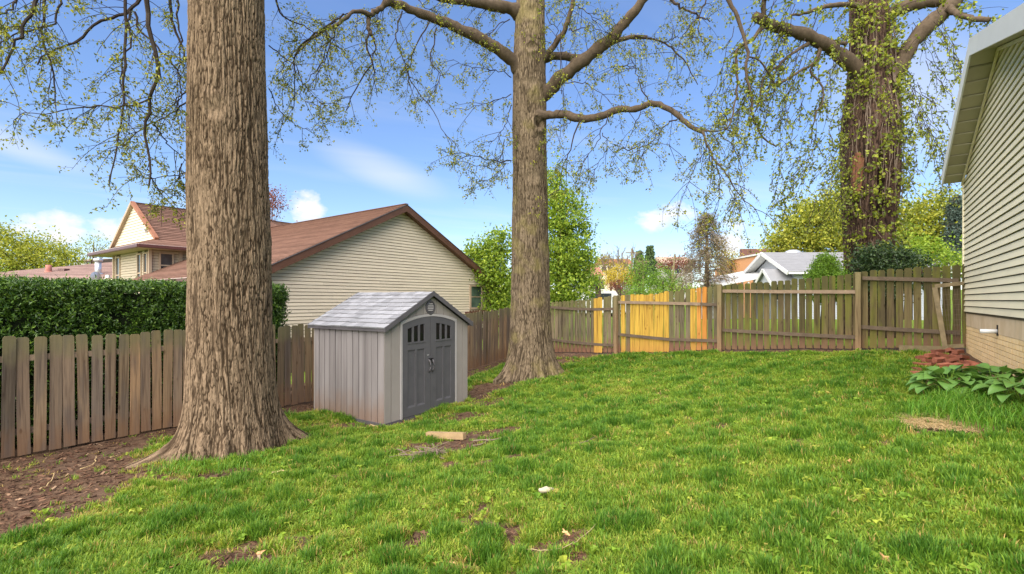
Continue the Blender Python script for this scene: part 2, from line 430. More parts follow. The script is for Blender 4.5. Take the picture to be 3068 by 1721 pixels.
def shed_wall():
    m = NT('weathered_grey_plastic', 0.6, 0.3)
    v = m.addvec(m.coord('Object'), m.math('MULTIPLY', m.rnd(), 41.0))
    st = m.noise(m.addvec(m.coord('Object', (7, 7, 0.5)), m.math('MULTIPLY', m.rnd(), 41.0)), 1.0, 3)
    c = m.ramp(st, [(0.3, (0.155, 0.138, 0.134)), (0.7, (0.245, 0.222, 0.216))])
    z = m.sepz()[2]
    wob = m.math('ADD', z, m.math('MULTIPLY', m.math('SUBTRACT', m.noise(v, 2.5, 4), 0.5), 0.7))
    c = m.mix(m.math('MULTIPLY', m.step(wob, 0.62, 0.02), 0.62), c, (0.19, 0.105, 0.06))     # splashed soil
    m.color(c); m.bump(m.noise(m.coord('Object', (70, 70, 4)), 1.0, 3), 0.15, 0.004); return m.m
M['shed_wall'] = shed_wall()
M['shed_front'] = plain('warm_lit_plastic', (0.255, 0.225, 0.20), 0.6, 0.08, 2, 0.05, objvar=0.03)  # side plastic again, with the front's warmer light put into the colour
M['shed_door'] = plain('charcoal_plastic', (0.082, 0.078, 0.082), 0.55, 0.14, 3, 0.12)
M['shed_dark'] = plain('dark_plastic_trim', (0.085, 0.078, 0.082), 0.5, 0.15, 4, 0.1)
M['shed_trim'] = plain('light_grey_trim', (0.34, 0.315, 0.30), 0.5, 0.08, 3, 0.05)
M['picket'] = wood('weathered_fence_board', [(0.0, (0.096, 0.072, 0.047)), (0.14, (0.271, 0.190, 0.113)), (0.28, (0.136, 0.104, 0.079)), (0.42, (0.305, 0.194, 0.107)), (0.57, (0.153, 0.122, 0.095)), (0.71, (0.266, 0.175, 0.099)), (0.86, (0.102, 0.079, 0.056)), (1.0, (0.237, 0.169, 0.113))],
                   top=((0.165, 0.145, 0.07), 0.75, 0.42), bottom=((0.18, 0.092, 0.046), 0.6), blotch=((0.10, 0.085, 0.075), 0.45))
M['mossy'] = wood('mossy_fence_board', [(0.0, (0.050, 0.042, 0.018)), (0.2, (0.125, 0.10, 0.042)), (0.4, (0.060, 0.046, 0.026)), (0.6, (0.155, 0.118, 0.055)), (0.8, (0.075, 0.058, 0.030)), (1.0, (0.13, 0.095, 0.05))],
                  top=((0.060, 0.055, 0.02), 0.85, 0.40), bottom=((0.15, 0.085, 0.05), 0.85), blotch=((0.115, 0.118, 0.018), 0.6))
M['greyboard'] = wood('grey_fence_board', [(0.0, (0.075, 0.062, 0.038)), (0.3, (0.17, 0.138, 0.088)), (0.55, (0.095, 0.078, 0.05)), (0.8, (0.19, 0.148, 0.092)), (1.0, (0.11, 0.088, 0.055))],
                      top=((0.10, 0.09, 0.035), 0.75, 0.42), bottom=((0.17, 0.08, 0.05), 0.9), blotch=((0.15, 0.15, 0.05), 0.35))
M['newboard'] = wood('new_yellow_pine_board', [(0.0, (0.41, 0.255, 0.042)), (0.5, (0.46, 0.29, 0.050)), (1.0, (0.39, 0.235, 0.042))], bottom=((0.38, 0.19, 0.05), 0.6), grain=0.35)
M['orangeboard'] = wood('new_orange_pine_board', [(0.0, (0.40, 0.17, 0.035)), (1.0, (0.50, 0.24, 0.06))], bottom=((0.30, 0.14, 0.05), 0.7), grain=0.35)
M['rail'] = plain('dark_weathered_rail', (0.10, 0.072, 0.048), 0.9, 0.3, 7, 0.4)
M['rail_new'] = plain('pale_weathered_rail', (0.21, 0.15, 0.10), 0.85, 0.25, 7, 0.3)
M['post'] = wood('weathered_post', [(0.0, (0.17, 0.125, 0.065)), (1.0, (0.22, 0.15, 0.085))], top=((0.17, 0.15, 0.07), 0.6, 0.5), bottom=((0.27, 0.15, 0.085), 0.5))
M['lumber'] = plain('bare_lumber', (0.30, 0.205, 0.105), 0.8, 0.2, 8, 0.2)
M['old_board'] = plain('old_grey_board', (0.165, 0.125, 0.068), 0.85, 0.3, 8, 0.3)
M['brick'] = plain('red_clay_brick', (0.23, 0.078, 0.045), 0.85, 0.35, 9, 0.4, objvar=0.35)
M['bark_a'] = barkmat('furrowed_brown_bark', (0.215, 0.152, 0.097), (0.036, 0.023, 0.013))
M['bark_b'] = barkmat('mossy_brown_bark', (0.18, 0.135, 0.088), (0.038, 0.027, 0.016), moss=(0.20, 0.165, 0.06))
M['bark_c'] = barkmat('dark_ridged_bark', (0.112, 0.070, 0.050), (0.022, 0.014, 0.011))
M['heart'] = plain('rotten_heartwood', (0.14, 0.060, 0.030), 0.9, 0.4, 10, 0.5)
M['limb'] = plain('limb_bark', (0.085, 0.062, 0.042), 0.95, 0.35, 10, 0.6, 0.1)
M['leaf_oak'] = leafmat('young_oak_leaf', [(0.0, (0.06, 0.08, 0.012)), (0.45, (0.155, 0.175, 0.02)), (0.8, (0.27, 0.275, 0.024)), (1.0, (0.44, 0.41, 0.032))], trans=0.3)
M['leaf_linden'] = leafmat('young_linden_leaf', [(0.0, (0.09, 0.12, 0.014)), (0.5, (0.19, 0.225, 0.025)), (1.0, (0.36, 0.38, 0.045))])
M['leaf_bright'] = leafmat('bright_green_leaf', [(0.0, (0.09, 0.16, 0.016)), (0.5, (0.20, 0.30, 0.028)), (1.0, (0.37, 0.45, 0.05))])
M['leaf_yellow'] = leafmat('yellow_green_leaf', [(0.0, (0.12, 0.15, 0.018)), (0.5, (0.25, 0.28, 0.03)), (1.0, (0.44, 0.42, 0.055))])
M['leaf_gold'] = leafmat('golden_leaf', [(0.0, (0.34, 0.25, 0.03)), (1.0, (0.60, 0.46, 0.06))])
M['leaf_red'] = leafmat('dark_red_leaf', [(0.0, (0.12, 0.035, 0.03)), (1.0, (0.26, 0.09, 0.06))])
M['leaf_rust'] = leafmat('rusty_green_leaf', [(0.0, (0.20, 0.13, 0.03)), (0.5, (0.32, 0.24, 0.04)), (1.0, (0.32, 0.32, 0.05))])
M['leaf_dark'] = leafmat('dark_evergreen_leaf', [(0.0, (0.018, 0.035, 0.012)), (0.6, (0.035, 0.065, 0.02)), (1.0, (0.07, 0.11, 0.03))], 0.4, 0.15)
M['leaf_hedge'] = leafmat('hedge_leaf', [(0.0, (0.022, 0.055, 0.008)), (0.5, (0.055, 0.115, 0.016)), (0.85, (0.11, 0.20, 0.024)), (1.0, (0.18, 0.28, 0.035))], 0.35, 0.2, 0.4)
M['leaf_topiary'] = leafmat('clipped_shrub_leaf', [(0.0, (0.07, 0.15, 0.015)), (1.0, (0.20, 0.33, 0.03))], 0.5, 0.3)
M['needle_brown'] = leafmat('brown_conifer_needle', [(0.0, (0.10, 0.075, 0.04)), (0.6, (0.19, 0.145, 0.07)), (1.0, (0.20, 0.20, 0.07))], 0.7, 0.15)
M['needle_green'] = leafmat('green_conifer_needle', [(0.0, (0.04, 0.075, 0.03)), (1.0, (0.11, 0.16, 0.06))], 0.7, 0.15)
M['needle_blue'] = leafmat('blue_green_needle', [(0.0, (0.03, 0.05, 0.04)), (1.0, (0.09, 0.13, 0.10))], 0.7, 0.15)
M['hosta'] = leafmat('hosta_leaf', [(0.0, (0.085, 0.19, 0.035)), (1.0, (0.15, 0.28, 0.06))], 0.38, 0.25, 0.45)
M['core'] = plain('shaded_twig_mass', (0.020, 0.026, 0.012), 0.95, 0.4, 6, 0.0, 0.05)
M['dry_leaf'] = plain('dry_oak_leaf', (0.50, 0.27, 0.12), 0.8, 0.3, 20, 0.2, objvar=0.3)
M['stone'] = plain('pale_stone', (0.42, 0.36, 0.25), 0.8, 0.15, 20, 0.4)
M['straw'] = leafmat('dry_straw', [(0.0, (0.42, 0.30, 0.14)), (1.0, (0.68, 0.52, 0.28))], 0.8, 0.2)

def ground_mat():
    m = NT('lawn_soil', 0.95, 0.1)
    v = m.coord('Object')
    a = m.node('ShaderNodeAttribute'); a.attribute_name = 'soil'
    n1 = m.noise(v, 0.9, 5, 0.6); n2 = m.noise(v, 9, 5, 0.65); n3 = m.noise(v, 60, 3, 0.6)
    soil = m.ramp(n2, [(0.3, (0.040, 0.022, 0.014)), (0.5, (0.080, 0.046, 0.028)), (0.72, (0.14, 0.088, 0.055))])
    soil = m.mix(m.math('MULTIPLY', m.step(n3, 0.52, 0.72), 0.6), soil, (0.30, 0.20, 0.12))
    soil = m.mix(m.math('MULTIPLY', m.step(n1, 0.45, 0.65), 0.35), soil, (0.12, 0.08, 0.06))
    thatch = m.ramp(n2, [(0.3, (0.075, 0.12, 0.015)), (0.55, (0.13, 0.19, 0.022)), (0.75, (0.20, 0.21, 0.05))])
    f = m.math('ADD', a.outputs['Fac'], m.math('MULTIPLY', m.math('SUBTRACT', n2, 0.5), 0.9))
    m.color(m.mix(m.step(f, 0.38, 0.62), thatch, soil))
    m.bump(m.math('ADD', n2, m.math('MULTIPLY', n3, 0.5)), 0.8, 0.03)
    return m.m
M['ground'] = ground_mat()
def grass_mat():
    m = NT('grass_blade', 0.55, 0.25)
    a = m.node('ShaderNodeAttribute'); a.attribute_type = 'INSTANCER'; a.attribute_name = 'tint'
    isl = m.island()
    c = m.ramp(a.outputs['Fac'], [(0.0, (0.040, 0.120, 0.012)), (0.35, (0.080, 0.180, 0.016)), (0.62, (0.140, 0.240, 0.022)), (0.88, (0.225, 0.285, 0.035)), (1.0, (0.32, 0.25, 0.08))])
    c = m.mix(isl, m.mix(1.0, c, (0.65, 0.72, 0.7), 'MULTIPLY'), m.mix(1.0, c, (1.75, 1.5, 1.5), 'MULTIPLY'))
    m.color(c)
    tr = m.node('ShaderNodeBsdfTranslucent'); m.l.new(m.mix(1.0, c, (1.3, 1.25, 0.8), 'MULTIPLY'), tr.inputs['Color'])
    mx = m.node('ShaderNodeMixShader'); mx.inputs[0].default_value = 0.35
    m.l.new(m.b.outputs[0], mx.inputs[1]); m.l.new(tr.outputs[0], mx.inputs[2]); m.l.new(mx.outputs[0], m.out.inputs['Surface'])
    return m.m
M['grass'] = grass_mat()
def chip_mat():
    m = NT('mulch_chip', 0.9, 0.1)
    a = m.node('ShaderNodeAttribute'); a.attribute_type = 'INSTANCER'; a.attribute_name = 'tint'
    m.color(m.ramp(a.outputs['Fac'], [(0.0, (0.035, 0.02, 0.014)), (0.4, (0.10, 0.052, 0.032)), (0.75, (0.18, 0.105, 0.064)), (0.95, (0.32, 0.22, 0.14)), (1.0, (0.50, 0.42, 0.32))]))
    return m.m
M['chip'] = chip_mat()
# ------------------------------------------------------------------ terrain
def left_x(y): return -12.13+0.7*np.asarray(y, float)
def d_left(x, y): return (np.asarray(x)-left_x(y))/1.2207
def back_at(u):
    k = (u-U0)/F; y = (1.29+16.8/.818)/(k+1/.818); return k*y, y
def d_back(x, y):     # metres in front of the back fence
    return ((1.29+(16.8-np.asarray(y))/.818)-np.asarray(x))/math.hypot(1, 1/.818)
def d_wall(x, y): return ((2.003+.735*np.asarray(y))-np.asarray(x))/1.241
def blob(x, y, cx, cy, rx, ry, soft=0.5):
    r = np.sqrt(((x-cx)/rx)**2+((y-cy)/ry)**2); return 1-sstep(1-soft, 1+soft*0.6, r)
def soil(x, y):
    x = np.asarray(x, float); y = np.asarray(y, float)
    W = np.interp(y, [2, 4.5, 5.3, 6, 7, 8, 10, 12, 18], [4.5, 3.75, 3.35, 2.75, 1.6, 1.0, 0.95, 1.05, 0.95])
    w = fbm(x*1.4, y*1.4, 3.0)*0.55
    s = 1-sstep(W-0.35, W+0.35, d_left(x, y)+w)
    s = np.maximum(s, 1-sstep(0.30, 0.75, d_back(x, y)+w*0.7-0.5*sstep(4, 0, x)))
    for b in ((-1.05, 6.95, 1.05, 0.5), (-0.45, 7.6, 0.85, 0.45), (-1.35, 9.1, 1.1, 0.55), (-0.5, 10.4, 0.5, 0.7), (-0.5, 12.1, 0.9, 1.0), (1.2, 13.0, .5, .4),
              (-0.9, 11.2, .6, .8), (1.4, 14.9, 1.2, 1.0), (0.34, 12.75, 0.95, 0.55), (-3.0, 8.8, 1.0, 0.35), (6.3, 7.3, 0.5, 0.3), (4.5, 5.1, 0.42, 0.2), (4.75, 4.95, 0.25, 0.14), (-3.9, 6.1, 0.9, 0.35)):
        s = np.maximum(s, blob(x, y, *b)*(0.85+w))
    s = np.maximum(s, (1-sstep(0.6, 1.1, d_wall(x, y)+w))*0.8*sstep(5.4, 6.4, y))
    pn = fbm(x*0.8+5, y*1.0+2, 1.0); pm = fbm(x*4.1+9, y*5.0, 2.0, 4)
    s = np.maximum(s, sstep(0.16, 0.55, pn*0.5+pm*0.75+.10*sstep(1.5, -3, x)*sstep(9, 5, y))*0.85)
    return np.clip(s, 0, 1)

def axis(lo, hi, step, far):
    a = np.arange(lo, hi+1e-6, step)
    ext = [step*2]
    out_p, out_n, p, n, st = [], [], hi, lo, step
    while p < far: st *= 1.35; p += st; out_p.append(p)
    st = step
    while n > -far: st *= 1.35; n -= st; out_n.append(n)
    return np.concatenate([out_n[::-1], a, out_p])
gx, gy = axis(-13, 12, 0.14, 900), axis(1.5, 19.5, 0.14, 1200)
GX, GY = np.meshgrid(gx, gy, indexing='ij')
GZ = G(GX, GY)
yard = (d_left(GX, GY) > -3) & (d_back(GX, GY) > -1)
SO = soil(GX, GY)*np.where(yard, 1, 0)
GZ = GZ-0.02*SO
nx, ny = GX.shape
ii = np.arange(nx*ny).reshape(nx, ny)
gq = np.stack([ii[:-1, :-1], ii[1:, :-1], ii[1:, 1:], ii[:-1, 1:]], -1).reshape(-1, 4)
gme = mesh_np('ground', np.stack([GX, GY, GZ], -1).reshape(-1, 3), gq, True)
at = gme.attributes.new('soil', 'FLOAT', 'POINT'); at.data.foreach_set('value', SO.ravel().astype(np.float32))
ground = link('ground', gme, M['ground']); tag(ground, kind='structure')

# ------------------------------------------------------------------ right-hand house (pale olive siding)
AX = math.atan2(.806, .592)     # the street grid of all houses
def siding(parent, P0, dirv, nrm, z0, z1, expo, lim, mat, holes=(), name='siding_plank', proud=0.022, gap=0.017):
    """one wedge-shaped plank per course; lim(z) -> (s0, s1) along dirv"""
    P0, dv, nv = np.array(P0, float), np.array(dirv, float), np.array(nrm, float)
    k = 0
    while z0+k*expo < z1-0.015:
        zb, zt = z0+k*expo, min(z0+(k+1)*expo, z1)
        a0, a1 = lim(zb); b0, b1 = lim(zt-0.004)
        segs = [(a0, a1, b0, b1)]
        for (h0, h1, hz0, hz1) in holes:
            if zb < hz1-0.02 and zt > hz0+0.02:
                ns = []
                for (c0, c1, d0, d1) in segs:
                    if h0 > c0 and h1 < c1: ns += [(c0, h0, d0, h0), (h1, c1, h1, d1)]
                    elif h0 <= c0 < h1: ns.append((h1, c1, h1, d1))
                    elif h0 < c1 <= h1: ns.append((c0, h0, d0, h0))
                    else: ns.append((c0, c1, d0, d1))
                segs = ns
        cut = []
        for (c0, c1, d0, d1) in segs:       # boards come in 3.6 m lengths with staggered laps
            s0 = c0; nx_ = c0+3.6*random.uniform(.25, 1.0)
            while nx_ < min(c1, d1)-.5 and nx_ > max(c0, d0)+.3:
                cut.append((s0, nx_-.002, d0 if s0 == c0 else s0, nx_-.002)); s0 = nx_; nx_ += 3.6
            cut.append((s0, c1, d0 if s0 == c0 else s0, d1))
        for (c0, c1, d0, d1) in cut:
            if c1-c0 < 0.03: continue
            if d1-d0 < 0.01: d0 = d1 = (d0+d1)/2; d0 -= .005; d1 += .005
            def pt(s, z, o): return P0+dv*s+np.array([0, 0, z])+nv*o
            zg = zb+gap
            MB().hexa([pt(c0, zg, 0), pt(c1, zg, 0), pt(c1, zg, proud), pt(c0, zg, proud),
                       pt(d0, zt+.0, 0), pt(d1, zt+.0, 0), pt(d1, zt, 0.003), pt(d0, zt, 0.003)]).build(name, mat, parent)
        k += 1
def courses(parent, E0, E1, R0, R1, n, mat, name='shingle_course', th=0.014, jit=0.0):
    E0, E1, R0, R1 = [np.array(p, float) for p in (E0, E1, R0, R1)]
    nv = np.cross(E1-E0, (R0+R1)/2-E0); nv /= np.linalg.norm(nv)
    if nv[2] < 0: nv = -nv
    for i in range(n):
        t0, t1 = i/n, min((i+1.25)/n, 1.0)
        a, b = E0+(R0-E0)*t0, E1+(R1-E1)*t0; c, d = E1+(R1-E1)*t1, E0+(R0-E0)*t1
        j = nv*random.uniform(-jit, jit)
        MB().hexa([a, b, c, d, a+nv*th+j, b+nv*th+j, c+nv*0.003, d+nv*0.003]).build(name, mat, parent)

HB = (9.50, 10.2)
hr = thing('house', 'pale olive sided house wall with brick base and white rake board', 'house', (HB[0], HB[1], 0), AX)
# local: X along the wall (far corner 0, near corner -7), Y outwards from the wall
LW, ZS, ZE, ZP = 7.0, 2.03, CAMZ+2.48, CAMZ+3.87
pit = (ZP-ZE)/(LW/2)
pn_ = 0.325; LN = LW+.5; ZN = ZP-(LN-LW/2)*pn_      # nearer slope is a little flatter
MB().prism([(0, -0.03, ZS-.02), (0, -0.03, ZE), (-LW/2, -0.03, ZP), (-LN, -0.03, ZN), (-LN, -0.03, ZS-.02)], (0, -8, 0)).build('wall', M['siding_gap'], hr)
def lim_r(z):
    e = max(0, (z-ZE)/pit); return (-LN+max(0, (z-ZN)/pn_), -e)
siding(hr, (0, -0.028, 0), (1, 0, 0), (0, 1, 0), ZS, ZP-0.02, 0.1175, lim_r, M['siding_green'])
MB().beam((0.012, -0.02, ZS-.03), (0.012, -0.02, ZE), 0.05, 0.05, (0, 1, 0)).build('corner_trim', M['siding_green'], hr)
# foundation: parged band above courses of long bricks
def found_mat(name, c0, c1):
    m = NT(name, 0.9, 0.1)
    v = m.coord('Object'); n = m.noise(v, 2.2, 5, 0.6); s = m.noise(m.coord('Object', (9, 9, 1.0)), 1.0, 4)
    c = m.mix(m.step(n, 0.35, 0.68), c0, c1)
    c = m.mix(m.math('MULTIPLY', m.step(s, 0.5, 0.7), 0.4), c, tuple(np.array(c0)*0.62))
    hv = m.node('ShaderNodeHueSaturation'); m.set(hv.inputs['Value'], m.math('ADD', m.math('MULTIPLY', m.rnd(), 0.16), 0.92)); m.l.new(c, hv.inputs['Color'])
    m.color(hv.outputs[0]); m.bump(m.noise(v, 40, 4), 0.3, 0.006); return m.m
M['parge'] = found_mat('parged_concrete', (0.58, 0.45, 0.30), (0.50, 0.37, 0.23))
M['cream_brick'] = found_mat('cream_painted_brick', (0.72, 0.54, 0.31), (0.74, 0.47, 0.18))
MB().box((-LN, -0.10, 1.745), (-0.02, -0.04, ZS)).build('parged_band', M['parge'], hr)
MB().box((-LN, -8, 0.5), (-0.03, -0.104, ZS-.024)).build('mortar_backing', M['tan_trim'], hr)
bmes = {}
for r in range(10):
    z1 = 1.740-r*0.078; z0 = z1-0.070
    if z1 < 1.0: break
    s = -0.02; odd = r % 2
    first = 0.2 if odd else 0.4
    while s > -LN+0.05:
        ln = first if first else 0.4; first = None
        ln = min(ln, s+LN)
        key = round(ln, 2)
        if key not in bmes:
            bmes[key] = MB().box((-key+.004, -0.10, 0), (-0.004, -0.044, 0.070)).mesh('brick'); bmes[key].materials.append(M['cream_brick'])
        inst('brick', bmes[key], hr, (s, random.uniform(-.002, .002), z0)); s -= ln
# roof: two slopes, rake overhang, white rake boards, soffit panels
OV, TH = 0.31, 0.10
def zr_(x): return ZP+0.16-(x+LW/2)*pit if x > -LW/2 else ZP+0.16+(x+LW/2)*pn_
for sgn in (1, -1):
    xe = 0.02 if sgn > 0 else -LN-0.02
    P = [(-LW/2, OV, zr_(-LW/2)), (xe, OV, zr_(xe)), (xe, -8.3, zr_(xe)), (-LW/2, -8.3, zr_(-LW/2))]
    MB().prism(P, (0, 0, 0.05)).build('roof_slope', M['white_roof'], hr)
    mb = MB()
    a, b = np.array((-LW/2, OV+0.012, zr_(-LW/2)-0.05)), np.array((xe, OV+0.012, zr_(xe)-0.05))
    mb.hexa([a+(0, -.012, -.15), b+(0, -.012, -.15), b+(0, .012, -.15), a+(0, .012, -.15), a+(0, -.012, .12), b+(0, -.012, .12), b+(0, .012, .12), a+(0, .012, .12)])
    mb.build('rake_board', M['white'], hr)
    nP = 11
    for i in range(nP):
        t0, t1 = i/nP, (i+1)/nP-0.006
        x0, x1 = -LW/2+(xe+LW/2)*t0, -LW/2+(xe+LW/2)*t1
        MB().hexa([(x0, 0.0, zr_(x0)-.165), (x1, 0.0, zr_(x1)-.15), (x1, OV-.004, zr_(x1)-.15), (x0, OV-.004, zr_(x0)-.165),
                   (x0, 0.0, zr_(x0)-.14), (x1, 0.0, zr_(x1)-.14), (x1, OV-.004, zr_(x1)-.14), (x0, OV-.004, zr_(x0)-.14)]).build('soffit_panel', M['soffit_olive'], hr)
    MB().beam((-LW/2, 0.012, zr_(-LW/2)-.20), (xe, 0.012, zr_(xe)-.20), 0.03, 0.05).build('frieze_trim', M['siding_green'], hr)
# white pipe stub in the foundation
pk = ((2978-U0)/F); py = 2.003/(pk-.735); 
ps = -(10.2-py)*1.241
pp = thing('vent_pipe', 'short white plastic pipe sticking out of the brick base', 'pipe', (HB[0]+.592*ps, HB[1]+.806*ps, CAMZ-93/F*py), AX)
MB().tube([(0, -.05, 0), (0, .16, -.004)], [.034, .034], 14).tube([(0, .155, -.004), (0, .162, -.004)], [.028, .028], 14).build('pipe', M['white'], pp, True)
MB().box((-.05, -.044, -.07), (.05, -.034, .10)).build('flange', M['black'], pp)

# ------------------------------------------------------------------ neighbour's house (gable, brown roof, raised wing)
OX, OY = -7.78, 15.1
hn = thing('house', 'cream sided house with brown shingle roof and raised gabled wing', 'house', (OX, OY, 0), AX)
L, HP = 11.16, 5.92; WE = 3.13
MB().prism([(0, 0.03, -.3), (L, 0.03, -.3), (L, 0.03, WE), (L/2, 0.03, HP), (0, 0.03, WE)], (0, 10.6, 0)).build('wall', M['siding_gap'], hn)
def lim_n(z):
    e = max(0, (z-WE)/0.5); return (e+.001, L-e-.001)
wx0, wx1, wz0, wz1 = 9.75, 10.68, 1.85, 3.02
siding(hn, (0, 0.028, 0), (1, 0, 0), (0, -1, 0), 0.9, HP-0.02, 0.118, lim_n, M['siding_tan'], holes=[(wx0, wx1, wz0, wz1)])
for xx in (-.01, L+.01): MB().beam((xx, 0.02, 0), (xx, 0.02, WE), 0.09, 0.08, (0, 1, 0)).build('corner_trim', M['tan_trim'], hn)
w = MB().box((wx0+.08, -.0, wz0+.08), (wx1-.08, 0.02, wz1-.08)).build('window', M['glass_green'], hn)
mb = MB()
for (a, b) in (((wx0, -.035, wz0), (wx0+.09, .028, wz1)), ((wx1-.09, -.035, wz0), (wx1, .028, wz1)), ((wx0+.09, -.035, wz1-.09), (wx1-.09, .028, wz1)), ((wx0+.09, -.035, wz0), (wx1-.09, .028, wz0+.09)), ((wx0+.09, -.02, 2.42), (wx1-.09, .024, 2.46))):
    mb.box(a, b)
mb.build('frame', M['tan_trim'], w)
def zr(x): return 3.33+.5*x if x <= L/2 else 3.33+.5*(L-x)
YE = 10.66
roofL = MB().prism([(-.5, -.3, zr(-.5)-.03), (L/2, -.3, zr(L/2)-.03), (L/2, 14, zr(L/2)-.03), (-.5, YE, zr(-.5)-.03)], (0, 0, .025)).build('roof', M['roof_brown'], hn)
courses(roofL, (-.5, -.32, zr(-.5)), (-.5, YE, zr(-.5)), (L/2, -.32, zr(L/2)), (L/2, YE+2, zr(L/2)), 46, M['roof_brown'], th=.034)
roofR = MB().prism([(L/2, -.3, zr(L/2)-.03), (L+.5, -.3, zr(-.5)-.03), (L+.5, 14, zr(-.5)-.03), (L/2, 14, zr(L/2)-.03)], (0, 0, .03)).build('roof', M['roof_brown'], hn)
MB().beam((L/2, -.33, zr(L/2)+.02), (L/2, 13, zr(L/2)+.02), 0.16, 0.03).build('ridge_cap', M['brown_trim'], roofL)
for (xa, xb) in ((-.5, L/2), (L/2, L+.5)):
    a, b = np.array((xa, -.335, zr(xa)-.02)), np.array((xb, -.335, zr(xb)-.02))
    MB().hexa([a+(0, 0, -.26), b+(0, 0, -.26), b+(0, .03, -.26), a+(0, .03, -.26), a+(0, 0, .0), b+(0, 0, .0), b+(0, .03, .0), a+(0, .03, .0)]).build('rake_board', M['brown_trim'], hn)
    MB().hexa([a+(0, .03, -.20), b+(0, .03, -.20), b+(0, .34, -.20), a+(0, .34, -.20), a+(0, .03, -.18), b+(0, .03, -.18), b+(0, .34, -.18), a+(0, .34, -.18)]).build('soffit', M['brown_trim'], hn)
    MB().hexa([a+(0, -.02, .0), b+(0, -.02, .0), b+(0, .03, .0), a+(0, .03, .0), a+(0, -.02, .022), b+(0, -.02, .022), b+(0, .03, .022), a+(0, .03, .022)]).build('drip_edge', M['shed_dark'], hn)
def gutter(parent, p, q):
    p, q = np.array(p, float), np.array(q, float)
    MB().beam(p, q, 0.12, 0.115).build('gutter', M['gutter'], parent)
    MB().beam(p+(0, 0, .065), q+(0, 0, .065), 0.122, 0.012).build('gutter_lip', M['gutter_lip'], parent)
    MB().beam(p-(0, 0, .073), q-(0, 0, .073), 0.09, 0.025).build('gutter_bead', M['brown_trim'], parent)
gutter(hn, (-.56, -.3, zr(-.5)-.07), (-.56, YE, zr(-.5)-.07))
# raised wing
XA, YB, YC = 0.30, 10.68, 15.7
EZ = 4.72
MB().box((XA+.03, YB+.03, 2.0), (9, YC, EZ-.1)).build('wing_wall', M['siding_gap'], hn)
wnd = [(10.95, 11.45), (11.75, 12.3), (14.75, 15.4)]
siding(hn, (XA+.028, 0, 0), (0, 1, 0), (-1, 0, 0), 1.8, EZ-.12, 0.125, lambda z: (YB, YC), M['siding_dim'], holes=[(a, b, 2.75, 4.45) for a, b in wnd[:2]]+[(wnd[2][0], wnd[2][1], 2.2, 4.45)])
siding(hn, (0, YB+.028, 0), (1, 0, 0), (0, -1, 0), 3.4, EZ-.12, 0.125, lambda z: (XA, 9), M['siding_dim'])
for (px_2, py_2) in ((XA, YB), (XA, YC)): MB().beam((px_2, py_2, 2.0), (px_2, py_2, EZ-.12), .12, .12, (0, 1, 0)).build('corner_trim', M['tan_trim'], hn)
MB().beam((XA+1.2, YB-.005, 3.6), (XA+1.2, YB-.005, EZ-.12), .14, .06, (0, 1, 0)).build('corner_trim', M['tan_trim'], hn)
for i, (a, b) in enumerate(wnd):
    lo = 2.2 if i == 2 else 2.75
    w = MB().box((XA+.01, a+.06, lo+.06), (XA+.03, b-.06, 4.39)).build('window', M['glass'], hn)
    mb = MB()
    for (p, q) in (((XA-.035, a, lo), (XA+.03, a+.07, 4.45)), ((XA-.035, b-.07, lo), (XA+.03, b, 4.45)), ((XA-.035, a+.07, 4.38), (XA+.03, b-.07, 4.45)), ((XA-.02, a+.07, 3.5), (XA+.02, b-.07, 3.56))): mb.box(p, q)
    mb.build('frame', M['tan_trim'], w)
# face B window
w = MB().box((XA+.40, YB+.0, 3.35), (XA+.86, YB+.02, 4.42)).build('window', M['glass'], hn)
mb = MB()
for (p, q) in (((XA+.34, YB-.03, 3.3), (XA+.41, YB+.02, 4.46)), ((XA+.86, YB-.03, 3.3), (XA+.93, YB+.02, 4.46)), ((XA+.41, YB-.03, 4.39), (XA+.86, YB+.02, 4.46)), ((XA+.41, YB-.02, 3.84), (XA+.86, YB+.01, 3.90))): mb.box(p, q)
mb.build('frame', M['tan_trim'], w)
XE, YE0, YE1 = -.25, 10.1, 17.5
MB().box((XE, YE0, EZ-.16), (9, YE1, EZ-.12)).build('soffit', M['soffit_tan'], hn)
gutter(hn, (XE-.05, YE0-.05, EZ-.07), (XE-.05, YE1, EZ-.07)); gutter(hn, (XE-.05, YE0-.056, EZ-.072), (9, YE0-.056, EZ-.072))
XG, ZG, YR, ZR = .60, 5.02, 13.7, 7.04
wr = MB().prism([(XG, YE0+.47, ZG-.02), (XG, YR, ZR-.03), (XG, 16.9, ZG-.02)], (9, 0, 0)).build('wing_roof', M['roof_brown'], hn)
courses(wr, (XE, YE0, EZ), (9, YE0, EZ), (XG, YE0+.47, ZG), (9, YE0+.47, ZG), 3, M['roof_brown'])
courses(wr, (XG, YE0+.47, ZG), (9, YE0+.47, ZG), (XG, YR, ZR), (9, YR, ZR), 22, M['roof_brown'], th=.034)
courses(wr, (XE, YE0, EZ), (XE, YE1, EZ), (XG, YE0+.47, ZG), (XG, 16.9, ZG), 5, M['roof_brown'])
courses(wr, (9, YE0, EZ), (9, YE1, EZ), (9-.8, YR, ZR), (9-.79, YR+.01, ZR), 10, M['roof_brown'])
MB().beam((XG-.1, YR, ZR+.02), (9, YR, ZR+.02), .16, .03).build('ridge_cap', M['brown_trim'], wr)
hw = (16.9-YE0-.47)/2
def lim_g(z):
    f_ = 1-(z-ZG)/(ZR-ZG); c_ = (16.9+YE0+.47)/2; return (c_-hw*f_+.02, c_+hw*f_-.02)
siding(hn, (XG-.002, 0, 0), (0, 1, 0), (-1, 0, 0), ZG+.05, ZR-.03, 0.135, lim_g, M['siding_tan'], name='gable_plank')
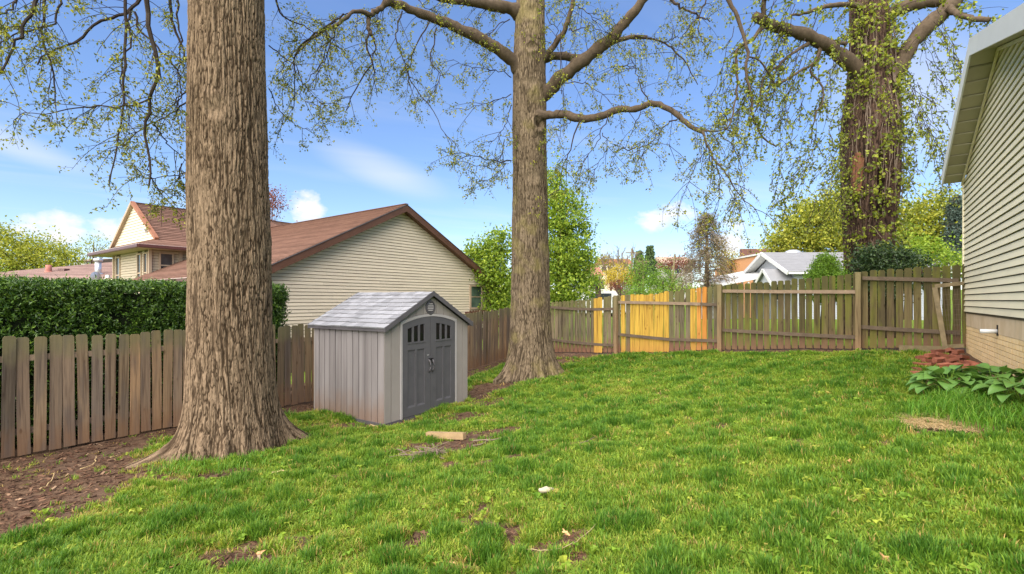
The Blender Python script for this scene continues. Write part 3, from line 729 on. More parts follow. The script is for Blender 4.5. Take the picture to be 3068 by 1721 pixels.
MB().beam((XG-.09, YE0+.43, ZG+.02), (XG-.09, YR, ZR+.01), .16, .14, (0, -.5, .8)).build('rake_board', M['orange_trim'], hn)
MB().beam((XG-.09, 16.95, ZG+.02), (XG-.09, YR, ZR+.01), .16, .14, (0, .5, .8)).build('rake_board', M['tan_trim'], hn)
MB().box((XG-.14, 11.9, 5.55), (XG-.03, 12.1, 5.62)).box((XG-.12, 11.93, 5.42), (XG-.04, 12.0, 5.55)).build('wall_lamp', M['metal'], hn)
# hipped block behind
hb = MB().prism([(3.6, 11.6, 5.6), (8.6, 11.6, 5.6), (6.1, 13.2, 7.35)], (0, 4, 0)).build('back_roof', M['roof_brown'], hn)
# brown planter rail under the small window
pr = thing('planter_box', 'dark brown scalloped planter box under the small window', 'planter', (0, 0, 0), 0)
pc = Vector((OX+.592*10.2+.806*.10, OY+.806*10.2-.592*.10, 0)); pr.location = (pc.x, pc.y, 1.62); pr.rotation_euler = (0, 0, AX)
mb = MB().box((-.95, -.30, 0.0), (.95, -.05, .13))
mb.build('box', M['gutter'], pr)
for k in range(10): MB().beam((-.86+k*.19, -.31, .05), (-.86+k*.19, -.31, .19), .13, .03, (0, 1, 0)).build('scallop', M['brown_trim'], pr)
for sx in (-.8, .8): MB().box((sx-.04, -.26, -1.62+g1(pc.x, pc.y)-.1), (sx+.04, -.18, 0)).build('leg', M['brown_trim'], pr)

# ------------------------------------------------------------------ far-left low house with pinkish hip roof
fx, fy = -32.5, 33.0
fh = thing('house', 'low house with pinkish hip roof behind the hedge', 'house', (fx, fy, 0))
ez_, rz_ = CAMZ+1.30, CAMZ+2.95
MB().box((-3.2, -2.2, -.3), (12, 8, ez_-.05)).build('wall', M['tan_trim'], fh)
rf = MB().box((-3.7, -3.2, ez_-.12), (12.5, 9, ez_)).build('roof', M['gutter_lip'], fh)
courses(rf, (-3.7, -3.2, ez_), (12.5, -3.2, ez_), (4.0, 3.0, rz_), (12.5, 3.0, rz_), 20, M['roof_pink'])
courses(rf, (-3.7, 9, ez_), (-3.7, -3.2, ez_), (4.0, 3.01, rz_), (4.0, 3.0, rz_), 20, M['roof_pink'])
def on_fh(u, v):   # point on the front slope
    for d in np.linspace(28, 38, 400):
        p = UV(u, v, d); t = (p[1]-(fy-3.2))/6.2
        if 0 <= t <= 1 and p[2] <= ez_+(rz_-ez_)*t: return p
    return UV(u, v, 31)
p = on_fh(146, 815)-np.array([fx, fy, 0])
MB().tube([p-(0, 0, .2), p+(0, 0, .45)], [.16, .16], 10).tube([p-(0, 0, .1), p+(0, 0, .06)], [.25, .2], 10).build('roof_pipe', M['soil_red'], fh, True)
p = on_fh(191, 812)-np.array([fx, fy, 0]); MB().box(p-(.22, .2, .1), p+(.22, .2, .14)).build('roof_vent', M['gutter'], fh)
p = on_fh(294, 822)-np.array([fx, fy, 0])
MB().tube([p-(0, 0, .3), p+(0, 0, .85)], [.17, .17], 12).tube([p+(0, 0, .82), p+(0, 0, 1.0)], [.25, .25], 12).tube([p-(0, 0, .3), p+(0, 0, .08)], [.34, .24], 12).build('flue', M['metal'], fh, True)
# satellite dish on a mast by the hedge
q = UV(291, 836, 20.0)
sd_ = thing('satellite_dish', 'small grey satellite dish above the hedge', 'satellite dish', (q[0], q[1], g1(q[0], q[1])))
hz = q[2]-sd_.location.z
MB().tube([(0, 0, 0), (0, 0, hz-.1)], [.03, .03], 8).build('mast', M['metal'], sd_)
mb = MB(); nr, ns = 5, 18; V = []; 
for i in range(nr+1):
    r_ = .25*i/nr
    for j in range(ns):
        t = 2*math.pi*j/ns; V.append((r_*math.cos(t)*0.9, 0.25*r_*r_/.09*.3, r_*math.sin(t)))
V = np.array(V); ca, sa = math.cos(1.35), math.sin(1.35); V = np.stack([V[:, 0]*ca-V[:, 1]*sa, V[:, 0]*sa+V[:, 1]*ca, V[:, 2]], 1)
Qd = [[i*ns+j, i*ns+(j+1) % ns, (i+1)*ns+(j+1) % ns, (i+1)*ns+j] for i in range(nr) for j in range(ns)]
n_ = len(V); V2 = V+np.array([0.02, 0, 0.0]); mb.raw(np.concatenate([V, V2]), Qd+[[a+n_ for a in q_[::-1]] for q_ in Qd])
mb.build('dish', M['metal'], sd_, True, (-.02, 0, hz+.05))
MB().tube([(0, 0, hz-.2), (.42, .02, hz+.08)], [.015, .015], 6).box((.38, -.04, hz+.05), (.5, .05, hz+.16)).build('feed_arm', M['white'], sd_)
# ------------------------------------------------------------------ houses beyond the back fence
wx = 15.4; wy = 26.5
wgz = g1(20, 29)
wh = thing('house', 'grey sided house with wide pale roof beyond the fence', 'house', (wx, wy, wgz))
ez2, rz2 = CAMZ+1.53-wgz, CAMZ+2.84-wgz
MB().prism([(0.3, .5, -.4), (0.3, 5.0, -.4), (0.3, 5.0, ez2+.1), (0.3, 2.75, rz2-.12), (0.3, .5, ez2+.1)], (8.6, 0, 0)).build('wall', M['grey_siding'], wh)
siding(wh, (0.3, .5, 0), (1, 0, 0), (0, -1, 0), .2, ez2, 0.13, lambda z: (0, 8.6), M['grey_siding'])
def lim_w(z):
    e = max(0, (z-ez2-.1)/((rz2-.22-ez2)/2.25)); return (e+.01, 4.5-e-.01)
siding(wh, (0.3, .5, 0), (0, 1, 0), (-1, 0, 0), .2, rz2-.2, 0.13, lim_w, M['grey_siding'])
rw = MB().prism([(-.3, 0, ez2), (-.3, 2.75, rz2), (8.6, 2.75, rz2), (9.7, 0, ez2)], (0, 0, .05)).build('roof', M['white_roof'], wh)
courses(rw, (-.32, -.02, ez2+.05), (9.72, -.02, ez2+.05), (-.32, 2.75, rz2+.05), (8.62, 2.75, rz2+.05), 12, M['white_roof'], th=.012)
MB().prism([(-.3, 5.5, ez2), (-.3, 2.76, rz2), (8.6, 2.76, rz2), (9.7, 5.5, ez2)], (0, 0, .05)).build('roof', M['white_roof'], wh)
MB().prism([(9.71, 0, ez2), (8.61, 2.75, rz2), (9.71, 5.5, ez2)], (0, 0, .05)).build('hip', M['white_roof'], wh)
for (y0_, y1_) in ((-.05, 2.75), (5.55, 2.75)):
    MB().beam((-.34, y0_, ez2-.05), (-.34, y1_, rz2-.03), .05, .2).build('rake_board', M['white'], wh)
    MB().beam((-.05, y0_, ez2-.09), (-.05, y1_, rz2-.09), .5, .03, (0, 0, 1)).build('soffit', M['white'], wh)
MB().beam((-.3, -.06, ez2-.04), (9.7, -.06, ez2-.04), .1, .12).build('gutter', M['white'], wh)
MB().tube([(1.0, -.03, ez2-.05), (.9, .35, ez2-.3), (.9, .42, ez2-.4), (.9, .42, 0)], [.05, .05, .05, .05], 8).build('downspout', M['white'], wh)
# little porch gable on the end
pg = MB().prism([(-.9, .3, ez2-.55), (-.9, 1.1, ez2+.15), (-.9, 1.9, ez2-.55)], (1.2, 0, 0)).build('porch_gable', M['grey_siding'], wh)
for (y0_, y1_) in ((.1, 1.1), (2.1, 1.1)):
    MB().beam((-.35, y0_, ez2-.68), (-.35, y1_, ez2+.24), 1.5, .05).build('slope', M['white_roof'], pg)
    MB().beam((-1.12, y0_, ez2-.72), (-1.12, y1_, ez2+.20), .04, .16).build('bargeboard', M['white'], pg)
for (a, b, c, d) in ((2.5, 3.3, ez2-.6, ez2+.15), (1.5, 2.2, ez2-1.5, ez2-.75)):
    w = MB().box((.26, a, c), (.29, b, d)).build('window', M['glass'], wh)
    mb = MB()
    for (p, q) in (((.22, a-.08, c-.08), (.28, a, d+.08)), ((.22, b, c-.08), (.28, b+.08, d+.08)), ((.22, a, d), (.28, b, d+.08)), ((.22, a, c-.08), (.28, b, c)), ((.23, (a+b)/2-.03, c), (.27, (a+b)/2+.03, d))): mb.box(p, q)
    mb.build('frame', M['white'], w)
MB().tube([(4.3, 2.0, rz2-.5), (4.3, 2.0, rz2+.15)], [.06, .06], 8).tube([(4.3, 2.0, rz2+.1), (4.3, 2.0, rz2+.2)], [.11, .11], 8).build('roof_vent', M['gutter'], wh)
MB().ball((1.9, 3.3, rz2), (.55, .4, .28), 12, 8).build('roof_dome', M['metal'], wh, True)
ch = MB().box((7.4, 3.2, rz2-.7), (9.3, 3.9, rz2+.12)).build('chimney', M['orange_brick'], wh)
MB().box((7.2, 3.1, rz2+.12), (9.35, 4.0, rz2+.2)).build('cap', M['concrete'], ch)

bx_, by_ = UV(2292, 800, 34)[0], 34.0
bgz = g1(bx_, by_)
bh = thing('house', 'orange brick house with red window awning', 'house', (bx_, by_, bgz))
top = CAMZ+3.15-bgz
MB().box((-.5, 0, -.4), (3.5, 6, top)).build('wall', M['orange_brick'], bh)
MB().box((-.6, -.1, top), (3.6, 6.1, top+.12)).build('parapet', M['white'], bh)
w = MB().box((-.10, -.03, top-1.9), (.35, -.005, top-.9)).build('window', M['glass'], bh)
mb = MB()
for (p, q) in (((-.17, -.06, top-1.95), (-.10, -.002, top-.85)), ((.35, -.06, top-1.95), (.42, -.002, top-.85)), ((-.1, -.06, top-.9), (.35, -.002, top-.85)), ((-.1, -.06, top-1.95), (.35, -.002, top-1.9)), ((.10, -.05, top-1.9), (.15, -.004, top-.9))): mb.box(p, q)
mb.build('frame', M['white'], w)
MB().prism([(-.45, -.01, top-.35), (-.45, -.75, top-1.0), (-.45, -.01, top-1.0)], (.95, 0, 0)).build('awning', M['red'], bh)
cp_ = UV(2238, 830, 30)
ch2 = thing('carport', 'white open carport with flat sloping roof', 'carport', (cp_[0], 30, g1(cp_[0], 30)))
cz = CAMZ+1.35-ch2.location.z
MB().hexa([(-2.2, -1.5, cz-.5), (1.0, -1.5, cz+.1), (1.0, 2.6, cz+.5), (-2.2, 2.6, cz-.1), (-2.2, -1.5, cz-.4), (1.0, -1.5, cz+.2), (1.0, 2.6, cz+.6), (-2.2, 2.6, cz)]).build('roof', M['white'], ch2)
for (a, b) in ((-2.1, -1.4), (-.6, -1.4), (.9, -1.4), (-2.1, 2.5), (.9, 2.5)):
    MB().beam((a, b, -.1), (a, b, cz-.25+(a+.5)*.15), .09, .09, (0, 1, 0)).build('post', M['white'], ch2)
MB().box((-2.0, 2.3, -.1), (.9, 2.4, cz-.3)).build('back_panel', M['white'], ch2)
b2 = UV(2272, 800, 46)
bh2 = thing('house', 'tall brown roofed brick house far behind the carport', 'house', (b2[0], 46, g1(b2[0], 46)))
z2 = CAMZ+3.4-bh2.location.z
MB().box((-1.6, 0, -.4), (3, 6, z2)).build('wall', M['orange_brick'], bh2)
MB().prism([(-1.7, -.3, z2), (3.2, -.3, z2), (2.6, 2, z2+1.7), (-.6, 2, z2+1.7)], (0, .5, 0)).build('roof', M['brown_trim'], bh2)
MB().box((-3.4, .3, -.4), (-1.6, 4, z2-1.6)).build('wing', M['tan_trim'], bh2)
w = MB().box((-2.9, .27, z2-3.0), (-2.3, .295, z2-2.2)).build('window', M['glass'], bh2)
def far_house(name_l, u0, u1, vt, ve, vb, d, wall, roof, win=3):
    xa, xb = (u0-U0)/F*d, (u1-U0)/F*d
    gz = g1((xa+xb)/2, d)
    h_ = thing('house', name_l, 'house', ((xa+xb)/2, d, gz)); hw_ = (xb-xa)/2
    ze = CAMZ+(VH-ve)/F*d-gz; zt_ = CAMZ+(VH-vt)/F*d-gz
    MB().box((-hw_, 0, -.5), (hw_, 7, ze)).build('wall', wall, h_)
    MB().prism([(-hw_*1.06, -.5, ze), (-hw_*1.06, 3.5, zt_), (-hw_*1.06, 7.5, ze)], (hw_*2.12, 0, 0)).build('roof', roof, h_)
    for i in range(win):
        cx = -hw_+(i+.5)*2*hw_/win
        w_ = MB().box((cx-.45, -.03, ze-1.7), (cx+.45, -.004, ze-.5)).build('window', M['glass'], h_)
        MB().box((cx-.55, -.05, ze-.5), (cx+.55, -.002, ze-.4)).box((cx-.55, -.05, ze-1.8), (cx+.55, -.002, ze-1.7)).build('frame', M['white'], w_)
    return h_
far_house('long beige house on the far hillside', 1800, 1895, 772, 792, 820, 95, M['siding_tan'], M['orange_trim'], 5)
far_house('small house with red roof beside the green tree', 1772, 1808, 795, 826, 850, 60, M['siding_tan'], M['soil_red'], 2)
far_house('grey roofed house behind the brown conifer', 1985, 2075, 765, 790, 830, 85, M['concrete'], M['tan_trim'], 3)
far_house('pale blue house behind the bare tree', 1885, 1930, 800, 806, 850, 75, M['grey_siding'], M['concrete'], 2)
far_house('white walled house glimpsed right of the cream gable', 1455, 1500, 842, 862, 900, 44, M['white'], M['concrete'], 2)
far_house('pale house hidden between the left trees', 215, 262, 768, 785, 850, 60, M['white'], M['roof_pink'], 2)
# utility poles
for (u, vt, d, lab) in ((1893, 745, 70, 'weathered utility pole left of the far shrubs'), (1927, 770, 66, 'pale utility pole among the far shrubs'), (2022, 762, 58, 'leaning pole in front of the brown conifer')):
    p = UV(u, vt, d); gz = g1(p[0], d)
    po = thing('utility_pole', lab, 'pole', (p[0], d, gz), 0, 'utility poles beyond the fence')
    hh = p[2]-gz; ln = .6 if u > 2000 else 0
    MB().tube([(-ln, 0, -.3), (0, 0, hh)], [.17, .11], 8).build('pole', M['old_board'], po)
    MB().box((-.9, -.06, hh-.7), (.9, .06, hh-.55)).build('crossarm', M['old_board'], po)
# parked van glimpsed above the fence
p = UV(1800, 884, 40); vgz = g1(p[0], 40)
van = thing('van', 'white van parked beyond the fence', 'van', (p[0], 40, vgz), 0.3)
vh = CAMZ+.75-vgz
body = MB().prism([(-1.9, -.85, .35), (2.3, -.85, .35), (2.3, -.85, .95), (1.6, -.85, 1.15), (.9, -.85, vh), (-1.9, -.85, vh)], (0, 1.7, 0)).build('body', M['white'], van)
MB().box((-1.5, -.87, vh-.7), (.5, -.852, vh-.2)).build('side_window', M['glass'], van)
MB().hexa([(1.58, -.7, 1.2), (1.58, .7, 1.2), (1.55, .7, 1.2), (1.55, -.7, 1.2), (1.0, -.7, vh-.1), (1.0, .7, vh-.1), (.97, .7, vh-.1), (.97, -.7, vh-.1)]).build('windscreen', M['glass'], van)
for a in (-1.2, 1.5):
    for b in (-.88, .70):
        w = MB().tube([(a, b, .32), (a, b+.18, .32)], [.32, .32], 16).build('wheel', M['black'], van)
        MB().tube([(a, b-.01, .32), (a, b+.0, .32)], [.18, .18], 12).build('rim', M['metal'], w)

# ------------------------------------------------------------------ fences
def picket_mesh(w, t, hgt, ear, bow=0.0, seed=0):
    rr = random.Random(seed)
    mb = MB(); zs = [0, hgt*.33, hgt*.66, hgt-ear, hgt]
    V = []
    for i, z in enumerate(zs):
        ww = w/2 if i < 4 else w/2-ear*.75
        c = bow*math.sin(z/hgt*math.pi)+ (rr.uniform(-.003, .003) if 0 < i < 4 else 0)
        V += [(-ww+c, -t/2, z), (ww+c, -t/2, z), (ww+c, t/2, z), (-ww+c, t/2, z)]
    Q = [[3, 2, 1, 0], [16, 17, 18, 19]]
    for i in range(4):
        for j in range(4): Q.append([i*4+j, i*4+(j+1) % 4, i*4+4+(j+1) % 4, i*4+4+j])
    return mb.raw(V, Q).mesh('picket')
lf = thing('fence', 'weathered brown dog-ear picket fence on the left', 'fence', (float(left_x(10)), 10, 0))
LO = lf.location
la = math.atan2(1, .7)
pm_ = []
for s in range(6):
    me = picket_mesh(.138, .014, 1.75, .028, random.uniform(-.006, .006), s); me.materials.append(M['picket']); pm_.append(me)
yv = 4.9; i = 0
tx, ty = .7/1.2207, 1/1.2207
lpts = []
while yv < 17.6:
    x = float(left_x(yv)); gz = g1(x, yv)
    hg = 1.72 if yv < 11.5 else np.interp(yv, [11.5, 15.3, 17.6], [1.72, 1.80, 1.72])
    o = inst('picket', pm_[i % 6], lf, (x-LO.x, yv-LO.y, gz+random.uniform(.0, .03)), (random.uniform(-.010, .010), random.uniform(-.013, .013), la+random.uniform(-.05, .05)), (1, 1, (hg+random.uniform(-.035, .025))/1.75))
    lpts.append((x, yv, gz))
    pitch = .168 if yv < 8.0 else (.160 if yv < 11 else .150)
    yv += pitch*ty; i += 1
for zz in (.35, 1.42):
    for k in range(0, len(lpts)-1, 12):
        a, b = lpts[k], lpts[min(k+12, len(lpts)-1)]
        n_o = np.array([-ty, tx, 0])*.032
        MB().beam(np.array([a[0]-LO.x, a[1]-LO.y, a[2]+zz])+n_o, np.array([b[0]-LO.x, b[1]-LO.y, b[2]+zz])+n_o, .04, .085).build('rail', M['rail_new'] if zz > 1 else M['rail'], lf)
for k in range(4, len(lpts), 15):
    a = lpts[k]; MB().beam((a[0]-LO.x-ty*.10, a[1]-LO.y+tx*.10, a[2]-.1), (a[0]-LO.x-ty*.10, a[1]-LO.y+tx*.10, a[2]+1.62), .09, .09, (0, 1, 0)).build('post', M['rail'], lf)

bf = thing('fence', 'mossy stepped picket fence across the back with yellow replacement boards', 'fence', (4, 14.5, 0))
BO = bf.location
ba = math.atan2(-.818, 1)
TOP = [(1540, 905), (1650, 904.5), (1690, 903), (1740, 899), (1780, 894), (1845, 887), (1857, 885), (1884, 884), (1940, 883), (1975, 880), (1992, 876), (2010, 874), (2050, 869), (2075, 866), (2105, 862), (2125, 859), (2155, 856), (2172, 856), (2207, 851), (2270, 847), (2315, 844), (2375, 837), (2440, 832), (2510, 824), (2565, 818), (2582, 813), (2835, 796), (2890, 792)]
BOT = [(1540, 1057), (1640, 1056), (1850, 1057), (2000, 1059), (2150, 1055), (2207, 1053), (2450, 1049), (2560, 1046), (2590, 1044), (2820, 1041), (2890, 1040)]
def V_(tab, u): return float(np.interp(u, [t[0] for t in tab], [t[1] for t in tab]))
NW, TW = np.array([-.633, -.774]), np.array([.774, -.633])   # towards the yard, along the fence
BL = 2.0
def bmesh_p(mat, s):
    me = picket_mesh(.131, .013, BL, .030, random.uniform(-.006, .006), s+20); me.materials.append(mat); return me
bm_ = {k: [bmesh_p(M[k], j) for j in range(3)] for k in ('mossy', 'greyboard', 'newboard', 'orangeboard')}
x0, y0 = .235, 17.66; total = math.hypot(9.35-.235, 17.66-10.2)+.22
tdir = np.array([9.35-.235, 10.2-17.66])/(total-.22)
s = .08; i = 0
while s < total-.02:
    x, y = np.array([x0, y0])+tdir*s
    u = U0+F*x/y
    post = any(abs(u-pu) < 9 for pu in (1849, 2159, 2572))
    zt = CAMZ+(VH-V_(TOP, u))/F*y; zb = max(CAMZ+(VH-V_(BOT, u))/F*y, g1(x, y)+.005)
    kind = 'greyboard' if u < 2160 else 'mossy'
    if 1786 < u < 1801 or 1856 < u < 1870 or 1884 < u < 2002 or 2064 < u < 2082: kind = 'newboard'
    if 2082 <= u < 2117: kind = 'orangeboard'
    hgt = zt-zb+random.uniform(-.018, .018)
    if kind == 'newboard' and 1968 < u: hgt += .02
    front = .0
    if kind == 'newboard' and 1786 < u < 1801: front = -.055
    o = inst('picket', bm_[kind][i % 3], bf, (x-BO.x+NW[0]*-.02+NW[0]*-front, y-BO.y+NW[1]*-.02+NW[1]*-front, zb), (0, random.uniform(-.006, .006), ba+random.uniform(-.02, .02)), (1.0 if kind != 'newboard' else 1.12, 1, hgt/BL))
    if kind in ('newboard', 'orangeboard'): o['label'] = 'new %s replacement board' % ('yellow' if kind == 'newboard' else 'orange')
    s += .157 if kind != 'newboard' else .152; i += 1
def rail(tab, mat, du=26, off=.035):
    us = np.linspace(tab[0][0], tab[-1][0], max(2, int((tab[-1][0]-tab[0][0])/du)))
    P = []
    for u in us:
        x, y = back_at(u); x, y = x+NW[0]*off, y+NW[1]*off
        P.append(np.array([x-BO.x, y-BO.y, CAMZ+(VH-V_(tab, u))/F*y]))
    mb = MB()
    V = []
    for p in P:
        for (a, b) in ((-.02, -.042), (.02, -.042), (.02, .042), (-.02, .042)): V.append(p+np.array([NW[0]*a, NW[1]*a, b]))
    n = len(P); Q = [[0, 1, 2, 3], [4*n-1, 4*n-2, 4*n-3, 4*n-4]]
    for k in range(n-1):
        for j in range(4): Q.append([k*4+j, k*4+4+j, k*4+4+(j+1) % 4, k*4+(j+1) % 4])
    mb.raw(V, Q); return mb.build('rail', mat, bf)
rail([(1560, 917), (1640, 920), (1715, 926), (1790, 927.5), (1843, 926)], M['rail'])
rail([(1570, 1004), (1642, 1016), (1715, 1026), (1790, 1032.5), (1840, 1035)], M['rail'])
rail([(1855, 906), (2000, 909), (2100, 911.5)], M['rail_new']); rail([(2101, 911.5), (2152, 914)], M['rail'])
rail([(1853, 1002), (1890, 1006), (2000, 1017), (2150, 1022)], M['rail'])
rail([(2166, 872.5), (2330, 874.5), (2566, 875)], M['rail_new']); rail([(2164, 989), (2207, 992), (2375, 1002), (2562, 1011)], M['rail'])
rail([(2584, 834), (2720, 837), (2872, 841)], M['rail']); rail([(2580, 980), (2700, 988), (2876, 998)], M['rail'])
pst = MB().box((-.05, -.05, 0), (.05, .05, 2.0)).mesh('post'); pst.materials.append(M['post'])
for (u, vt) in ((1849, 886), (2159, 853), (2572, 816)):
    x, y = back_at(u); x, y = x+NW[0]*.085, y+NW[1]*.085
    zb = g1(x, y)-.05; zt = CAMZ+(VH-vt)/F*y
    inst('post', pst, bf, (x-BO.x, y-BO.y, zb), (0, 0, ba), (1.05, 1.05, (zt-zb)/2.0))
# leaning frame with wire mesh in the corner
def on_back(u, v, off): 
    x, y = back_at(u); x, y = x+NW[0]*off, y+NW[1]*off; return np.array([x, y, CAMZ+(VH-v)/F*y])
lp = on_back(2815, 1046, .3)
fr = thing('wooden_frame', 'old wooden frame with wire mesh leaning in the fence corner', 'frame', (lp[0], lp[1], g1(lp[0], lp[1])))
FO = np.array(fr.location)
MB().beam(on_back(2800, 862, .10)-FO, on_back(2830, 1050, .32)-FO, .085, .035, (NW[0], NW[1], 0)).build('board', M['old_board'], fr)
MB().beam(on_back(2800, 858, .10)-FO, on_back(2886, 849, .10)-FO, .035, .08).build('board', M['old_board'], fr)
MB().beam(on_back(2825, 1040, .30)-FO, on_back(2884, 1036, .30)-FO, .04, .075).build('board', M['old_board'], fr)
mb = MB()
for k in range(9):
    t = k/8
    mb.tube([on_back(2806+t*70, 866, .11)-FO, on_back(2830+t*52, 1040, .27)-FO], [.003, .003], 3, False)
for k in range(12):
    t = k/11
    mb.tube([on_back(2804+t*26, 870+t*165, .11+.16*t)-FO, on_back(2884, 866+t*170, .11+.16*t)-FO], [.003, .003], 3, False)
mb.build('wire_mesh', M['rail'], fr)
p = on_back(2770, 1052, .38); q = on_back(2828, 1053, .40); gz = g1(p[0], p[1])
pl = thing('board', 'flat weathered board lying at the foot of the back fence', 'board', (p[0], p[1], gz))
MB().beam((-.35, .25, .06), ((q-p)[0]+.1, (q-p)[1]+.04, .075), .035, .13).build('plank', M['old_board'], pl)

# ------------------------------------------------------------------ garden shed
SA = math.atan2(.835, .55)
sx, sy = -2.32, 8.78; sgz = 0.0
sh = thing('shed', 'small grey plastic garden shed with charcoal double doors', 'shed', (sx, sy, sgz), SA)
W_, D_, HE, HR = 2.42, 2.09, 1.76, 2.40
sl = (HR-HE)/(W_/2)
MB().box((-.012, -.012, -.15), (W_+.012, D_+.012, .035)).build('base', M['shed_dark'], sh)
# side walls: twelve planks each
npk = 12
for side, X in (('l', 0), ('r', W_)):
    for k in range(npk):
        y0_, y1_ = k*D_/npk+.009, (k+1)*D_/npk-.009
        o = .004*math.sin(k*1.7)
        mb = MB()
        sg = -1 if side == 'l' else 1
        mb.hexa([(X, y0_, .035), (X-sg*.03, y0_, .035), (X-sg*.03, y1_, .035), (X, y1_, .035), (X+sg*o, y0_, HE), (X-sg*.03, y0_, HE), (X-sg*.03, y1_, HE), (X+sg*o, y1_, HE)] if sg > 0 else
                [(X, y1_, .035), (X+.03, y1_, .035), (X+.03, y0_, .035), (X, y0_, .035), (X-o, y1_, HE), (X+.03, y1_, HE), (X+.03, y0_, HE), (X-o, y0_, HE)])
        # raised rib
        xm = (y0_+y1_)/2
        mb.build('plank', M['shed_wall'], sh)
    MB().box((X+(.034 if side == 'l' else -.05), 0.01, .03), (X+(.05 if side == 'l' else -.034), D_-.01, HE)).build('groove_shade_backing', M['black'], sh)  # black backing: shade of the plank grooves put in as colour
# back wall
MB().prism([(0, D_-.03, .03), (W_, D_-.03, .03), (W_, D_-.03, HE), (W_/2, D_-.03, HR-.03), (0, D_-.03, HE)], (0, .03, 0)).build('back_wall', M['shed_front'], sh)
MB().prism([(0.02, .034, .03), (0.42, .034, .03), (0.42, .034, HE), (0.02, .034, HE)], (0, .01, 0)).build('front_backing', M['shed_dark'], sh)
MB().prism([(W_-.02, .034, .03), (1.99, .034, .03), (1.99, .034, HE), (W_-.02, .034, HE)], (0, .01, 0)).build('front_backing', M['shed_dark'], sh)
MB().prism([(.05, .034, HE+.01), (W_-.05, .034, HE+.01), (W_/2, .034, HR-.05)], (0, .01, 0)).build('gable_backing', M['shed_dark'], sh)
# front: planks beside and above the doors
DX0, DX1, DC = .435, 1.975, 1.205
def arch(x):   # top of the door opening
    t = (x-DC)/((DX1-DX0)/2); return 1.955-.135*t*t
def topz(x): return HE-.02+sl*min(x, W_-x)
edges = [0, .17, .385]; 
def fplank(xa, xb, lowf, mat=None):
    n = 5; V = []
    xs = np.linspace(xa+.007, xb-.007, n)
    P = [(x, 0, lowf(x)) for x in xs]+[(x, 0, topz(x)) for x in xs[::-1]]
    MB().prism(P, (0, .03, 0)).build('plank', mat or M['shed_front'], sh)
for (xa, xb) in ((0, .17), (.17, .385)): fplank(xa, xb, lambda x: .035)
for (xa, xb) in ((2.035, 2.235), (2.235, W_)): fplank(xa, xb, lambda x: .035)
ge = [.385, .60, .81, 1.01, 1.205, 1.40, 1.61, 1.82, 2.035]
for a, b in zip(ge[:-1], ge[1:]): fplank(a, b, lambda x: arch(np.clip(x, DX0, DX1))+.058)
# door surround
mb = MB(); xs = np.linspace(DX0, DX1, 15)
path = [(DX0, .03)]+[(x, arch(x)) for x in xs]+[(DX1, .03)]
outp = [(DX0-.045, .03)]+[(DC+(x-DC)*1.06, arch(x)+.05) for x in xs]+[(DX1+.045, .03)]
for k in range(len(path)-1):
    a, b, c, d = path[k], path[k+1], outp[k+1], outp[k]
    mb.hexa([(a[0], -.018, a[1]), (b[0], -.018, b[1]), (c[0], -.018, c[1]), (d[0], -.018, d[1]), (a[0], .03, a[1]), (b[0], .03, b[1]), (c[0], .03, c[1]), (d[0], .03, d[1])])
mb.build('door_frame', M['shed_trim'], sh)
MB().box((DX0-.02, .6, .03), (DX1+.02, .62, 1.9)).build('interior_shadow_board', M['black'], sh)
def door(xa, xb, mirror):
    """stile and rail door leaf with three panes and two tall panels"""
    root = None
    def zt(x): return arch(x)-.008
    px0, px1 = xa+.135, xb-.165
    if mirror: px0, px1 = xa+.165, xb-.135
    pw = (px1-px0-.08)/3
    mb = MB()
    T0, T1 = -.012, .022
    def slab(pl, t0=T0, t1=T1): mb.prism([(x, t0, z) for x, z in pl], (0, t1-t0, 0))
    wz0 = 1.47
    def wzt(x): return arch(x)-.135
    xs_ = np.linspace(xa, xb, 9)
    # outer stiles, bottom, lock rail and head
    slab([(xa, .045), (px0, .045), (px0, zt(px0)), (xa, zt(xa))]); slab([(px1, .045), (xb, .045), (xb, zt(xb)), (px1, zt(px1))])
    slab([(px0, .045), (px1, .045), (px1, .21), (px0, .21)]); slab([(px0, 1.32), (px1, 1.32), (px1, wz0), (px0, wz0)])
    xh = np.linspace(px0, px1, 6)
    slab([(x, wzt(x)) for x in xh]+[(x, zt(x)) for x in xh[::-1]])
    for k in (1, 2):
        m0 = px0+k*pw+(k-1)*.04; slab([(m0, wz0), (m0+.04, wz0), (m0+.04, wzt(m0+.04)), (m0, wzt(m0))])
    mm = (px0+px1)/2; slab([(mm-.028, .21), (mm+.028, .21), (mm+.028, 1.32), (mm-.028, 1.32)], T0, .018)
    root = mb.build('door', M['shed_door'], sh)
    for k, (a, b) in enumerate(((px0, mm-.028), (mm+.028, px1))):
        MB().prism([(a+.002, .008, .212), (b-.002, .008, .212), (b-.002, .008, 1.318), (a+.002, .008, 1.318)], (0, .008, 0)).build('panel', M['shed_door'], root)
        MB().hexa([(a, .008, .21), (b, .008, .21), (b, -.011, .21), (a, -.011, .21), (a, .007, .245), (b, .007, .245), (b, .004, .245), (a, .004, .245)]).build('panel_lip', M['shed_trim'] if k == 9 else M['shed_door'], root)
    MB().box((px0-.015, -.022, wz0-.03), (px1+.015, -.012, wz0)).build('sill', M['shed_door'], root)
    for k in range(3):
        a = px0+k*(pw+.04)+.001; b = a+pw-.002
        MB().prism([(a, .012, wz0+.001), (b, .012, wz0+.001), (b, .012, wzt(b)), (a, .012, wzt(a))], (0, .004, 0)).build('pane', M['shed_glass'], root)
    hx = xb-.045 if not mirror else xa+.045
    zz = np.linspace(.84, 1.09, 7)
    MB().tube([(hx, -.012-.055*max(0.0, math.sin(math.pi*(z-.84)/.25))**.7, z) for z in zz], [.020, .016, .014, .014, .014, .016, .020], 8).build('handle', M['shed_dark'], root, True)
    return root
